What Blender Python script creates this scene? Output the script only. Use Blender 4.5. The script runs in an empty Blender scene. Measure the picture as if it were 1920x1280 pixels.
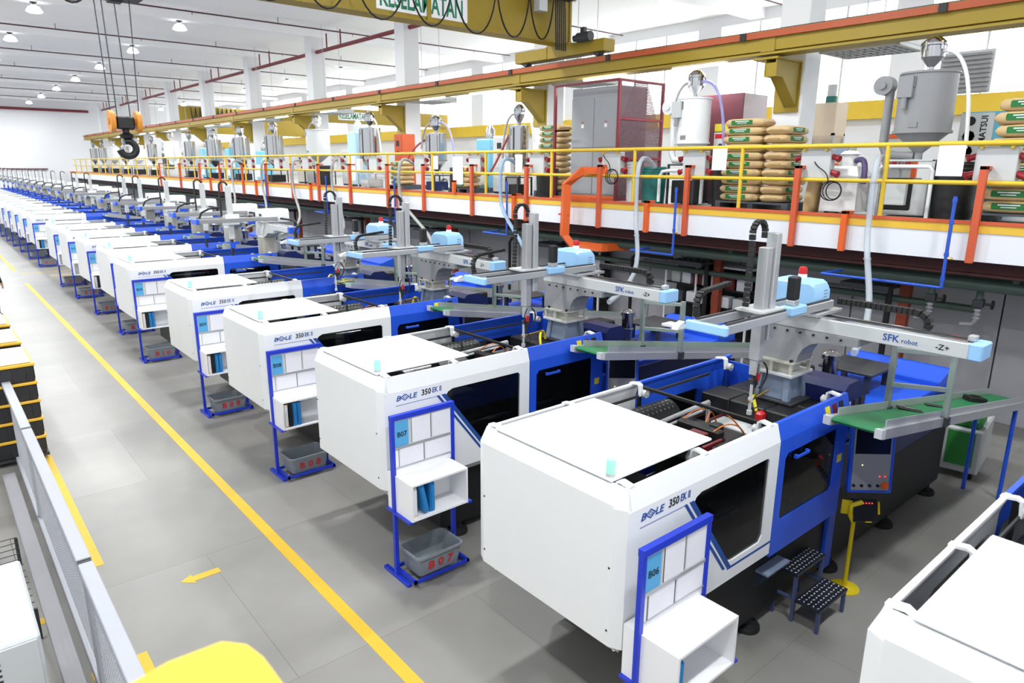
import bpy, bmesh, math, random
from mathutils import Vector, Matrix
from mathutils.geometry import tessellate_polygon

sc = bpy.context.scene
C = sc.collection
rnd = random.Random(7)

# ------------------------------------------------------------------ camera
YAW, PIT, ROL, FPX = 0.70516, 0.24928, 0.00634, 1291.0
fw = Vector((math.sin(YAW) * math.cos(PIT), math.cos(YAW) * math.cos(PIT), -math.sin(PIT)))
r0 = Vector((math.cos(YAW), -math.sin(YAW), 0)); u0 = r0.cross(fw)
rr = r0 * math.cos(ROL) + u0 * math.sin(ROL); uu = u0 * math.cos(ROL) - r0 * math.sin(ROL)
cd = bpy.data.cameras.new('camera'); cam = bpy.data.objects.new('camera', cd); C.objects.link(cam)
cd.sensor_width = 36; cd.lens = FPX / 1920 * 36; cd.clip_start = 0.05; cd.clip_end = 300
cd.dof.use_dof = True; cd.dof.focus_distance = 8.5; cd.dof.aperture_fstop = 2.8
cam.matrix_world = Matrix(((rr.x, uu.x, -fw.x, 0), (rr.y, uu.y, -fw.y, 0), (rr.z, uu.z, -fw.z, 4.1), (0, 0, 0, 1)))
sc.camera = cam

# ------------------------------------------------------------------ world, exposure
w = bpy.data.worlds.new('world'); sc.world = w; w.use_nodes = True
bg = w.node_tree.nodes['Background']
bg.inputs['Color'].default_value = (0.92, 0.96, 1.0, 1); bg.inputs['Strength'].default_value = 0.92
sc.view_settings.view_transform = 'Standard'; sc.view_settings.look = 'None'
sc.view_settings.gamma = 1.0; sc.view_settings.use_curve_mapping = False
sc.view_settings.exposure = 0.36
LAMP_W = 190.0          # high-bay lamps (their light sits in the lamp builder)
sc.cycles.use_denoising = True; sc.cycles.use_adaptive_sampling = True; sc.cycles.adaptive_threshold = 0.12; sc.cycles.adaptive_min_samples = 16
sc.cycles.max_bounces = 5; sc.cycles.diffuse_bounces = 4; sc.cycles.glossy_bounces = 2
sc.cycles.transmission_bounces = 4; sc.cycles.transparent_max_bounces = 8
sc.cycles.sample_clamp_indirect = 6.0

# ------------------------------------------------------------------ materials
def lin(c):
    c /= 255.0
    return c / 12.92 if c <= 0.04045 else ((c + 0.055) / 1.055) ** 2.4
MATS = {}
def mat(name, rgb, rough=0.5, metal=0.0, var=0.0, scale=3.0, bump=0.0, alpha=1.0, emit=0.0, trans=0.0, coat=0.0):
    if name in MATS: return MATS[name]
    m = bpy.data.materials.new(name); m.use_nodes = True
    nt = m.node_tree; b = nt.nodes['Principled BSDF']
    col = tuple(lin(c) for c in rgb) + (1,)
    b.inputs['Base Color'].default_value = col
    b.inputs['Roughness'].default_value = rough; b.inputs['Metallic'].default_value = metal
    b.inputs['Alpha'].default_value = alpha
    if coat: b.inputs['Coat Weight'].default_value = coat
    if trans: b.inputs['Transmission Weight'].default_value = trans
    if emit:
        b.inputs['Emission Color'].default_value = col; b.inputs['Emission Strength'].default_value = emit
    if var or bump:
        tc = nt.nodes.new('ShaderNodeTexCoord'); n = nt.nodes.new('ShaderNodeTexNoise')
        n.inputs['Scale'].default_value = scale; n.inputs['Detail'].default_value = 4
        nt.links.new(tc.outputs['Object'], n.inputs['Vector'])
        if var:
            mx = nt.nodes.new('ShaderNodeMix'); mx.data_type = 'RGBA'
            mx.inputs['A'].default_value = tuple(c * (1 - var) for c in col[:3]) + (1,)
            mx.inputs['B'].default_value = tuple(min(1, c * (1 + var)) for c in col[:3]) + (1,)
            nt.links.new(n.outputs['Fac'], mx.inputs['Factor']); nt.links.new(mx.outputs['Result'], b.inputs['Base Color'])
        if bump:
            bp = nt.nodes.new('ShaderNodeBump'); bp.inputs['Strength'].default_value = bump; bp.inputs['Distance'].default_value = 0.01
            nt.links.new(n.outputs['Fac'], bp.inputs['Height']); nt.links.new(bp.outputs['Normal'], b.inputs['Normal'])
    MATS[name] = m
    return m

WHITE = mat('white_enamel', (236, 238, 240), 0.35, var=0.02)
WHITE2 = mat('white_board', (240, 240, 243), 0.45, var=0.02)
BLUE = mat('blue_enamel', (36, 86, 212), 0.36, var=0.05)
NAVY = mat('navy_enamel', (14, 30, 92), 0.4, var=0.06)
STBLUE = mat('stand_blue', (28, 56, 196), 0.4, var=0.03)
BLACK = mat('black_paint', (20, 20, 22), 0.5, var=0.15)
RUBBER = mat('black_rubber', (24, 24, 25), 0.65)
DGREY = mat('dark_grey_metal', (62, 64, 68), 0.45, 0.3, var=0.1)
GREY = mat('grey_paint', (142, 143, 146), 0.45, var=0.04)
LGREY = mat('light_grey_paint', (196, 199, 200), 0.4, var=0.03)
BEIGE = mat('beige_grey_paint', (186, 184, 172), 0.45, var=0.04)
BGREY = mat('blue_grey_paint', (128, 142, 165), 0.45, var=0.04)
ALU = mat('aluminium', (186, 188, 191), 0.35, 0.45, var=0.05)
CHROME = mat('chrome', (186, 187, 190), 0.14, 1.0)
STEEL = mat('steel', (150, 150, 152), 0.28, 0.9, var=0.05)
HOOD = mat('light_blue_plastic', (150, 196, 236), 0.4, var=0.02)
GLASSD = mat('tinted_window', (10, 11, 14), 0.06, alpha=0.64)
RED = mat('red_plastic', (190, 24, 28), 0.35)
DRED = mat('dark_red_paint', (104, 26, 28), 0.45, var=0.08)
MAROON = mat('maroon_paint', (122, 38, 50), 0.5, var=0.05)
ORANGE = mat('orange_paint', (226, 98, 34), 0.45, var=0.06)
ORANGE2 = mat('orange_red_paint', (204, 88, 52), 0.5, var=0.08)
YELLOW = mat('yellow_paint', (226, 190, 52), 0.45, var=0.05)
CRANEY = mat('crane_yellow', (154, 130, 26), 0.5, var=0.05)
CABLE = mat('yellow_cable', (228, 212, 40), 0.5)
WIREO = mat('orange_cable', (205, 110, 30), 0.5)
GREENB = mat('green_belt', (34, 118, 72), 0.42, var=0.06)
GREENP = mat('green_pipe_paint', (74, 92, 82), 0.55, var=0.08)
GREENM = mat('green_plastic', (44, 132, 58), 0.45, var=0.05)
TEAL = mat('teal_paint', (24, 110, 104), 0.45)
SKYB = mat('sky_blue_paint', (120, 190, 220), 0.45)
CARD = mat('blue_card', (84, 166, 220), 0.55)
PAPER = mat('paper', (228, 228, 236), 0.7, var=0.03, scale=14)
INK = mat('black_ink', (22, 24, 30), 0.6)
LOGOB = mat('logo_blue', (34, 76, 150), 0.5)
REDINK = mat('red_ink', (196, 44, 40), 0.6)
SIGNG = mat('sign_green', (20, 120, 84), 0.55)
BIN = mat('grey_bin_plastic', (128, 135, 142), 0.42, var=0.04)
SACK = mat('kraft_sack_paper', (198, 170, 124), 0.75, var=0.1, scale=9, bump=0.5)
SACKG = mat('sack_green_print', (28, 112, 52), 0.7)
BINDB = mat('blue_binder', (38, 128, 196), 0.5)
BINDP = mat('pale_binder', (232, 208, 186), 0.6, var=0.15, scale=30)
BINDK = mat('black_binder', (26, 26, 30), 0.5)
BRASS = mat('brass', (196, 160, 90), 0.3, 0.9)
GREENL = mat('green_beacon', (150, 232, 196), 0.25, emit=0.35)
REDL = mat('red_led', (255, 40, 40), 0.4, emit=4.0)
YELL = mat('yellow_led', (255, 230, 120), 0.4, emit=3.0)
SCREEN = mat('dark_screen', (22, 24, 34), 0.2)
LENS = mat('lamp_lens', (255, 255, 255), 0.4, emit=9.0)
BOWL = mat('lamp_acrylic_bowl', (250, 251, 255), 0.3, emit=1.6)
PANE = mat('daylight_window_pane', (246, 250, 255), 0.3, emit=2.6)
TUBEL = mat('fluorescent_tube', (255, 255, 250), 0.4, emit=6.0)
HOSE = mat('clear_hose', (196, 206, 216), 0.25, alpha=0.55)
HOSEP = mat('purple_clear_hose', (158, 156, 214), 0.3, alpha=0.75)
HOSEW = mat('white_hose', (232, 232, 232), 0.45)
HOSEG = mat('grey_hose', (156, 158, 156), 0.5)
HOSER = mat('red_hose', (150, 56, 58), 0.5)
BPIPE = mat('blue_pipe', (40, 86, 196), 0.4)
WALLW = mat('wall_white_paint', (232, 233, 236), 0.7, var=0.025, scale=0.4)
CEILW = mat('ceiling_white_paint', (248, 249, 251), 0.8, var=0.02, scale=0.3)
WALLG = mat('grey_wall_panel', (168, 168, 174), 0.6, var=0.05, scale=0.8)
SLABW = mat('slab_white_paint', (232, 233, 238), 0.6, var=0.02)
TAPE = mat('yellow_floor_tape', (222, 180, 46), 0.5, var=0.06, scale=5)
DECKF = mat('mezzanine_floor_paint', (168, 168, 164), 0.5, var=0.06)
SKIN = mat('skin', (190, 140, 112), 0.55)
CLOTHD = mat('dark_cloth', (34, 36, 46), 0.85, var=0.15, scale=20)
HAIR = mat('black_hair', (18, 16, 16), 0.6)

def floor_material():
    m = bpy.data.materials.new('polished_concrete'); m.use_nodes = True
    nt = m.node_tree; b = nt.nodes['Principled BSDF']; L = nt.links.new
    tc = nt.nodes.new('ShaderNodeTexCoord')
    n1 = nt.nodes.new('ShaderNodeTexNoise'); n1.inputs['Scale'].default_value = 0.55; n1.inputs['Detail'].default_value = 5
    n2 = nt.nodes.new('ShaderNodeTexNoise'); n2.inputs['Scale'].default_value = 7; n2.inputs['Detail'].default_value = 6
    br = nt.nodes.new('ShaderNodeTexBrick'); br.offset = 0.5
    br.inputs['Scale'].default_value = 1.0; br.inputs['Brick Width'].default_value = 3.6; br.inputs['Row Height'].default_value = 2.4
    br.inputs['Mortar Size'].default_value = 0.004; br.inputs['Mortar Smooth'].default_value = 0.2
    br.inputs['Color1'].default_value = (0.265, 0.255, 0.238, 1); br.inputs['Color2'].default_value = (0.305, 0.295, 0.278, 1)
    br.inputs['Mortar'].default_value = (0.2, 0.192, 0.18, 1)
    for n in (n1, n2, br): L(tc.outputs['Object'], n.inputs['Vector'])
    r1 = nt.nodes.new('ShaderNodeValToRGB')
    r1.color_ramp.elements[0].position = 0.34; r1.color_ramp.elements[0].color = (0.80, 0.80, 0.80, 1)
    r1.color_ramp.elements[1].position = 0.66; r1.color_ramp.elements[1].color = (1.1, 1.1, 1.1, 1)
    L(n1.outputs['Fac'], r1.inputs['Fac'])
    mx = nt.nodes.new('ShaderNodeMix'); mx.data_type = 'RGBA'; mx.blend_type = 'MULTIPLY'; mx.inputs['Factor'].default_value = 1
    L(br.outputs['Color'], mx.inputs['A']); L(r1.outputs['Color'], mx.inputs['B']); L(mx.outputs['Result'], b.inputs['Base Color'])
    mr = nt.nodes.new('ShaderNodeMapRange'); mr.inputs['To Min'].default_value = 0.30; mr.inputs['To Max'].default_value = 0.42
    L(n1.outputs['Fac'], mr.inputs['Value']); L(mr.outputs['Result'], b.inputs['Roughness'])
    return m
FLOORM = floor_material()

# ------------------------------------------------------------------ geometry helpers
class G:
    def __init__(s): s.v = []; s.f = []
    def add(s, vs, fs):
        o = len(s.v); s.v += [tuple(v) for v in vs]; s.f += [tuple(i + o for i in f) for f in fs]; return s
    def box(s, x0, x1, y0, y1, z0, z1, b=0.0):
        x0, x1 = min(x0, x1), max(x0, x1); y0, y1 = min(y0, y1), max(y0, y1); z0, z1 = min(z0, z1), max(z0, z1)
        if not b:
            return s.add([(x, y, z) for x in (x0, x1) for y in (y0, y1) for z in (z0, z1)],
                         [(0, 1, 3, 2), (4, 6, 7, 5), (0, 4, 5, 1), (2, 3, 7, 6), (0, 2, 6, 4), (1, 5, 7, 3)])
        lo = (x0, y0, z0); hi = (x1, y1, z1); vs = []; idx = {}
        for sx in (0, 1):
            for sy in (0, 1):
                for sz in (0, 1):
                    sg = (sx, sy, sz)
                    for a in range(3):
                        p = []
                        for k in range(3):
                            e = hi[k] if sg[k] else lo[k]
                            p.append(e if k == a else (e - b if sg[k] else e + b))
                        idx[(sg, a)] = len(vs); vs.append(p)
        fs = []
        for a in range(3):
            o1, o2 = [k for k in range(3) if k != a]
            for sa in (0, 1):
                f = []
                for q in ((0, 0), (1, 0), (1, 1), (0, 1)):
                    sg = [0, 0, 0]; sg[a] = sa; sg[o1], sg[o2] = q; f.append(idx[(tuple(sg), a)])
                fs.append(f)
            for s1 in (0, 1):
                for s2 in (0, 1):
                    A = [0, 0, 0]; B = [0, 0, 0]; A[a] = 0; B[a] = 1
                    for S in (A, B): S[o1] = s1; S[o2] = s2
                    A, B = tuple(A), tuple(B)
                    fs.append([idx[(A, o1)], idx[(A, o2)], idx[(B, o2)], idx[(B, o1)]])
        for sx in (0, 1):
            for sy in (0, 1):
                for sz in (0, 1): fs.append([idx[((sx, sy, sz), a)] for a in range(3)])
        return s.add(vs, fs)
    @staticmethod
    def put(axis, p, h):
        return (h, p[0], p[1]) if axis == 'x' else (p[0], h, p[1]) if axis == 'y' else (p[0], p[1], h)
    def prism(s, poly, axis, a, b):
        n = len(poly)
        vs = [G.put(axis, p, a) for p in poly] + [G.put(axis, p, b) for p in poly]
        fs = [tuple(range(n)), tuple(range(2 * n - 1, n - 1, -1))] + [(i, (i + 1) % n, n + (i + 1) % n, n + i) for i in range(n)]
        return s.add(vs, fs)
    def holed(s, outer, inner, axis, a, b):
        pts = list(outer) + list(inner); n = len(pts); no = len(outer); ni = len(inner)
        tris = tessellate_polygon([[Vector((p[0], p[1], 0)) for p in outer], [Vector((p[0], p[1], 0)) for p in inner]])
        vs = [G.put(axis, p, a) for p in pts] + [G.put(axis, p, b) for p in pts]
        fs = [tuple(t) for t in tris] + [tuple(n + i for i in t) for t in tris]
        fs += [(i, (i + 1) % no, n + (i + 1) % no, n + i) for i in range(no)]
        fs += [(no + i, no + (i + 1) % ni, n + no + (i + 1) % ni, n + no + i) for i in range(ni)]
        return s.add(vs, fs)
    def loft(s, rings, cap=True):
        n = len(rings[0]); vs = [p for r in rings for p in r]; fs = []
        for k in range(len(rings) - 1):
            fs += [(k * n + i, k * n + (i + 1) % n, (k + 1) * n + (i + 1) % n, (k + 1) * n + i) for i in range(n)]
        if cap: fs += [tuple(range(n)), tuple(range((len(rings) - 1) * n, len(rings) * n))]
        return s.add(vs, fs)
    def cyl(s, p0, p1, r, n=12, r2=None):
        return s.tube([p0, p1], r, n, r2)
    def tube(s, pts, r, n=8, r2=None, close=False):
        P = [Vector(p) for p in pts]; rings = []; ref = None
        for i, p in enumerate(P):
            t = (P[min(i + 1, len(P) - 1)] - P[max(i - 1, 0)]).normalized()
            if ref is None:
                ref = Vector((0, 0, 1)) if abs(t.z) < 0.9 else Vector((1, 0, 0))
            u = (ref - t * ref.dot(t)).normalized(); v = t.cross(u); ref = u
            rad = r if r2 is None else r + (r2 - r) * i / (len(P) - 1)
            rings.append([p + (u * math.cos(2 * math.pi * k / n) + v * math.sin(2 * math.pi * k / n)) * rad for k in range(n)])
        return s.loft(rings)
    def strip(s, pts, w, h, side=(0, 1, 0)):
        P = [Vector(p) for p in pts]; sd = Vector(side).normalized(); rings = []
        for i, p in enumerate(P):
            t = (P[min(i + 1, len(P) - 1)] - P[max(i - 1, 0)]).normalized(); nn = t.cross(sd).normalized()
            rings.append([p + sd * a * w / 2 + nn * b * h / 2 for a, b in ((-1, -1), (1, -1), (1, 1), (-1, 1))])
        return s.loft(rings)
    def lathe(s, prof, c=(0, 0), n=20):
        rings = [[(c[0] + r * math.cos(2 * math.pi * k / n), c[1] + r * math.sin(2 * math.pi * k / n), z) for k in range(n)] for r, z in prof]
        return s.loft(rings)
    def obj(s, name, m, parent=None, smooth=None, loc=None, rot=None):
        me = bpy.data.meshes.new(name); me.from_pydata([tuple(v) for v in s.v], [], s.f)
        bm = bmesh.new(); bm.from_mesh(me); bmesh.ops.recalc_face_normals(bm, faces=bm.faces); bm.to_mesh(me); bm.free()
        if smooth:
            for p in me.polygons: p.use_smooth = True
            me.set_sharp_from_angle(angle=math.radians(smooth))
        me.materials.append(m)
        o = bpy.data.objects.new(name, me); C.objects.link(o)
        if parent: o.parent = parent
        if loc: o.location = loc
        if rot: o.rotation_euler = rot
        return o

def tag(o, label, cat, group=None):
    o['label'] = label; o['category'] = cat
    if group: o['group'] = group
    return o
def thing(name, label, cat, loc=(0, 0, 0), rz=0.0, group=None):
    o = bpy.data.objects.new(name, None); o.empty_display_size = 0.2; C.objects.link(o)
    o.location = loc; o.rotation_euler = (0, 0, rz)
    return tag(o, label, cat, group)
def struct(o):
    o['kind'] = 'structure'; return o
def copy_tree(o, parent=None, skip=()):
    c = o.copy(); C.objects.link(c); c.parent = parent
    for ch in o.children:
        if ch.name.split('.')[0] not in skip: copy_tree(ch, c, skip)
    return c
TXT = {}
def text(name, s, size, m, parent, loc, rot, sx=1.0, shear=0.0, ext=0.0012, align='LEFT', bold=0.0):
    key = (s, size, shear, ext, align, bold, m.name)
    if key not in TXT:
        cu = bpy.data.curves.new('t', 'FONT'); cu.body = s; cu.size = size; cu.extrude = ext; cu.shear = shear
        cu.align_x = align; cu.offset = bold; cu.resolution_u = 2
        o = bpy.data.objects.new('t', cu); C.objects.link(o)
        bpy.context.view_layer.update()
        me = bpy.data.meshes.new_from_object(o.evaluated_get(bpy.context.evaluated_depsgraph_get()))
        bpy.data.objects.remove(o); me.materials.clear(); me.materials.append(m); TXT[key] = me
    o = bpy.data.objects.new(name, TXT[key]); C.objects.link(o)
    if parent: o.parent = parent
    o.location = loc; o.rotation_euler = rot; o.scale = (sx, 1, 1)
    return o
H2 = math.pi / 2
FACE_NY = (H2, 0, 0)        # lettering on a face that looks towards -Y
FACE_NX = (H2, 0, -H2)      # lettering on a face that looks towards -X
def arc(c, r, a0, a1, n, plane='xz'):
    out = []
    for i in range(n + 1):
        a = math.radians(a0 + (a1 - a0) * i / n)
        p, q = r * math.cos(a), r * math.sin(a)
        out.append((c[0] + p, c[1], c[2] + q) if plane == 'xz' else (c[0], c[1] + p, c[2] + q) if plane == 'yz' else (c[0] + p, c[1] + q, c[2]))
    return out
def bez(p0, p1, p2, p3, n=12):
    P = [Vector(p) for p in (p0, p1, p2, p3)]
    return [tuple(P[0] * (1 - t) ** 3 + P[1] * 3 * t * (1 - t) ** 2 + P[2] * 3 * t * t * (1 - t) + P[3] * t ** 3) for t in (i / n for i in range(n + 1))]

# ================================================================== the building
CEIL = 9.5; END = 76.0; COLY = [-0.06 + 7.13 * k for k in range(0, 11)]; COLX = 13.3
struct(G().box(-8, 24, -8, END, -0.1, 0).obj('floor', FLOORM))
struct(G().box(-8, 24, -8, END, CEIL, CEIL + 0.15).obj('ceiling', CEILW))
for k, y in enumerate(COLY):
    struct(G().box(-8, 24, y, y + 0.55, CEIL - 0.32, CEIL + 0.02).obj('trim_%d' % (k + 1), CEILW))
struct(G().box(-8, 24, END, END + 0.3, 0, CEIL).obj('wall_end', WALLW))
# wall under the mezzanine: grey panels with open joints
wu = struct(G().box(13.26, 13.4, -8, END, 0, 2.84).obj('wall_right', BLACK))
pm = None
for k in range(24):
    y = -4.0 + 2.4 * k
    if pm is None:
        pm = G().box(13.19, 13.27, 0.012, 2.388, 0.0, 2.83, 0.006).obj('wall_panel', WALLG, wu); pm.location = (0, y, 0)
    else:
        c = pm.copy(); C.objects.link(c); c.parent = wu; c.location = (0, y, 0)
struct(G().box(13.0, 13.19, 53.6, END, 0, 2.83).obj('wall_right_far', WALLG))
# mezzanine slab
struct(G().box(11.2, 24, -8, END, 2.84, 3.35).obj('floor_mezzanine', SLABW))
struct(G().box(11.35, 23.9, -8, END, 3.35, 3.354).obj('floor_mezzanine_top', DECKF))
struct(G().box(11.185, 11.2, -8, END, 3.235, 3.35).obj('trim_20', mat('band_yellow', (232, 186, 60), 0.5, var=0.05)))
struct(G().box(11.17, 11.21, -8, END, 3.35, 3.40).obj('trim_21', ORANGE2))
struct(G().box(11.42, 11.66, -8, END, 2.80, 2.84).box(11.52, 11.56, -8, END, 2.64, 2.80).box(11.42, 11.66, -8, END, 2.61, 2.645).obj('trim_22', mat('underside_red', (70, 22, 20), 0.6, var=0.1)))
struct(G().box(12.3, 12.5, -8, END, 2.40, 2.84).obj('trim_23', mat('steel_green', (62, 74, 66), 0.6, var=0.1)))
# back wall of the next bay with a row of daylight windows
struct(G().box(23.6, 24, -8, END, 3.35, 6.0).box(23.6, 24, -8, END, 9.1, CEIL).obj('wall_back', WALLW))
struct(G().box(23.3, 23.6, -8, END, 5.62, 6.16).obj('trim_24', YELLOW))
wn = 0
for k in range(12):
    ya = -5 + 7.13 * k
    wn += 1
    fr = G()
    fr.box(23.55, 23.75, ya - 0.5, ya + 0.5, 6.0, 9.1)
    fo = struct(fr.obj('window_%d' % wn, WALLW))
    for j in range(4):
        y0 = ya + 0.5 + j * 1.53
        G().box(23.66, 23.70, y0 + 0.03, y0 + 1.50, 6.2, 9.08).obj('pane', PANE, fo)
        G().box(23.60, 23.72, y0 - 0.03, y0 + 0.03, 6.16, 9.1).obj('mullion', LGREY, fo)
# columns with corbels
col0 = None
for k, y in enumerate(COLY):
    g = G(); g.box(COLX, COLX + 0.6, y, y + 0.6, 3.35, CEIL - 0.3, 0.015)
    c = struct(g.obj('column', WALLW))
    c['label'] = 'white square concrete column carrying the crane rail'
cor = None
for k, y in enumerate(COLY):
    if k == 0: continue
    if cor is None:
        cor = thing('corbel_bracket', 'x', 'bracket', (0, 0, 0))
        G().prism([(12.42, 6.06), (12.42, 5.74), (12.66, 5.74), (12.95, 5.5), (13.3, 5.2), (13.3, 6.06)], 'y', 0.08, 0.105).obj('side_plate', CRANEY, cor)
        G().prism([(12.42, 6.06), (12.42, 5.74), (12.66, 5.74), (12.95, 5.5), (13.3, 5.2), (13.3, 6.06)], 'y', 0.30, 0.325).obj('side_plate', CRANEY, cor)
        G().box(12.38, 13.3, 0.05, 0.55, 6.04, 6.08).obj('top_plate', CRANEY, cor)
        G().box(13.26, 13.30, 0.05, 0.55, 5.15, 6.04).obj('back_plate', CRANEY, cor)
        G().prism([(12.43, 5.98), (12.43, 5.74), (12.66, 5.75), (12.95, 5.51), (13.26, 5.24), (13.26, 5.34), (12.97, 5.6), (12.68, 5.84), (12.5, 5.85), (12.5, 5.98)], 'y', 0.105, 0.30).obj('gusset', CRANEY, cor)
        o = cor
    else: o = copy_tree(cor)
    o.location = (0, y, 0)
    nm = {1: 'nearest, beside the grey hopper and louvred lamp', 2: 'second, beside the red mesh cage', 3: 'third from the right'}.get(k)
    o['label'] = ('yellow steel corbel bracket under the crane rail, ' + nm) if nm else 'yellow steel corbel bracket under the crane rail further down the hall'
    o['group'] = 'corbel brackets on the columns'
# runway beam of the crane
rb = thing('crane_runway', 'long yellow crane runway beam with orange conductor rail along the columns', 'crane rail')
G().box(12.36, 12.78, -8, 74.5, 6.12, 6.16).box(12.52, 12.58, -8, 74.5, 6.16, 6.50).box(12.40, 12.76, -8, 74.5, 6.50, 6.54).obj('girder', CRANEY, rb)
G().box(12.44, 12.52, -8, 74.5, 6.2, 6.5).obj('web_plate', CRANEY, rb)
G().box(12.55, 12.62, -8, 74.5, 6.54, 6.585).obj('rail', DGREY, rb)
G().box(12.37, 12.41, -8, 74.5, 6.42, 6.53).obj('conductor_rail', mat('conductor_orange', (172, 78, 38), 0.5, var=0.08), rb)
for k in range(22):
    y = 1.0 + 3.4 * k
    G().box(12.345, 12.375, y, y + 0.12, 6.41, 6.54).obj('rail_clamp', BLACK, rb)
for k, y in enumerate(COLY[1:]):
    G().box(12.425, 12.445, y + 0.16, y + 0.44, 6.18, 6.48).obj('splice_plate', CRANEY, rb)
# ceiling sprinkler pipes
DPIPE = mat('dark_red_pipe', (78, 40, 44), 0.5)
for k in range(1, 11):
    y = COLY[k] - 1.15
    t = thing('sprinkler_pipe', 'x', 'pipe', (0, y, 9.28), 0, 'sprinkler pipes under the ceiling')
    t['label'] = 'thin dark sprinkler pipe crossing under the white ceiling'
    G().cyl((-8, 0, 0), (23, 0, 0), 0.026, 8).obj('pipe', DPIPE, t, 40)
    for j in range(9):
        x = -4 + 3.1 * j
        G().cyl((x, 0, 0), (x, 0, 0.22 if j % 2 else -0.1), 0.012, 6).obj('hanger' if j % 2 else 'sprinkler_head', DPIPE, t)
for k in range(2, 10):
    y = COLY[k]
    t = thing('fire_main_pipe', 'dark red fire main pipe between the column heads', 'pipe', (13.55, y, 8.6), 0, 'fire main pipes between columns')
    G().cyl((0, 0.6, 0), (0, 7.13, 0), 0.075, 10).obj('pipe', MAROON, t, 40)
    for j in (5.0, 6.2): G().cyl((0, j, 0), (0, j, 0.6), 0.03, 8).obj('hanger', MAROON, t)
t = thing('wall_pipe', 'dark red pipe running across the top of the white end wall', 'pipe', (0, END - 0.15, 8.7))
G().cyl((-8, 0, 0), (13.3, 0, 0), 0.11, 10).obj('pipe', MAROON, t, 40)
t = thing('wall_conduit', 'thin brown conduit running along the lower part of the end wall', 'pipe', (0, END - 0.1, 3.6))
G().cyl((-8, 0, 0), (9.5, 0, 0), 0.06, 8).obj('pipe', mat('brown_pipe', (120, 84, 80), 0.5), t, 40)
# high-bay lamps
lamp0 = None
for xi, x in enumerate((3.9, 8.35, -0.6, 18.4)):
    for k, y in enumerate(COLY):
        t = thing('high_bay_lamp', 'x', 'lamp', (x, y + 0.27, 9.18), 0, 'high bay lamps under the ceiling')
        if lamp0 is None:
            a = G().cyl((0, 0, -0.12), (0, 0, 0.0), 0.045, 8).box(-0.09, 0.09, -0.09, 0.09, -0.03, 0.0).obj('stem', DGREY, t)
            b = G().lathe([(0.05, -0.08), (0.10, -0.12), (0.17, -0.15), (0.235, -0.27), (0.25, -0.30), (0.235, -0.30), (0.15, -0.16), (0.04, -0.1)], n=18).obj('reflector', BOWL, t, 30)
            c = G().lathe([(0.0, -0.245), (0.2, -0.25), (0.232, -0.275), (0.18, -0.325), (0.0, -0.345)], n=18).obj('lens', LENS, t, 40)
            lamp0 = (a, b, c)
        else:
            for q in lamp0:
                d = q.copy(); C.objects.link(d); d.parent = t
        ld = bpy.data.lights.new('high_bay_light', 'AREA'); ld.shape = 'DISK'; ld.size = 0.5; ld.energy = LAMP_W * (0.5 if xi == 3 else 1); ld.color = (0.97, 1, 0.995)
        lo = bpy.data.objects.new('high_bay_light', ld); C.objects.link(lo); lo.parent = t; lo.location = (0, 0, -0.36)
        if xi == 0: t['label'] = 'white high bay lamp in the left row under the ceiling'
        elif xi == 1: t['label'] = 'white high bay lamp in the row nearer the columns'
        elif xi == 2: t['label'] = 'white high bay lamp in the row over the walkway'
        else: t['label'] = 'white high bay lamp in the bay behind the columns'
# louvred light fittings over the mezzanine
lf = None
for k in range(1, 10):
    y = COLY[k]
    t = thing('louvre_light', 'x', 'lamp', (13.1, y - 1.75, 6.14), 0, 'louvred fittings over the mezzanine')
    t['label'] = 'large white louvred ceiling light above the big grey hopper' if k == 1 else 'white louvred light fitting hanging beside a column over the mezzanine'
    if lf is None:
        lf = [G().box(0, 1.1, 0, 1.4, 0.06, 0.16, 0.01).box(0, 0.05, 0, 1.4, 0, 0.06).box(1.05, 1.1, 0, 1.4, 0, 0.06).box(0, 1.1, 0, 0.05, 0, 0.06).box(0, 1.1, 1.35, 1.4, 0, 0.06).obj('housing', LGREY, t),
              G().box(0.1, 0.5, 0.06, 1.34, 0.045, 0.062).box(0.6, 1.0, 0.06, 1.34, 0.045, 0.062).obj('reflector', BLACK, t)]
        g = G()
        for j in range(11): g.box(0.06, 1.04, 0.06 + j * 0.125, 0.09 + j * 0.125, 0.0, 0.045)
        for xx in (0.28, 0.53, 0.80): g.box(xx, xx + 0.03, 0.05, 1.35, 0.0, 0.045)
        lf.append(g.obj('louvre', LGREY, t))
    else:
        for q in lf:
            d = q.copy(); C.objects.link(d); d.parent = t
    G().cyl((0.2, 0.7, 0.16), (0.2, 0.7, 3.36), 0.010, 6).obj('suspension', LGREY, t); G().cyl((0.9, 0.7, 0.16), (0.9, 0.7, 3.36), 0.010, 6).obj('suspension', LGREY, t)
for k in range(1, 9):
    for j in (0, 1):
        y = COLY[k] + 1.3 + j * 2.6
        t = tag(G().box(12.62, 12.70, y, y + 1.3, 6.08, 6.121, 0.01).obj('fluorescent_lamp', TUBEL), 'bright fluorescent tube fixed along the underside of the crane beam', 'lamp', 'fluorescent tubes under the crane beam')
        ld = bpy.data.lights.new('tube_light', 'AREA'); ld.shape = 'RECTANGLE'; ld.size = 0.1; ld.size_y = 1.3; ld.energy = 40
        lo = bpy.data.objects.new('tube_light', ld); C.objects.link(lo); lo.parent = t; lo.location = (12.66, y + 0.65, 6.06)

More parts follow.
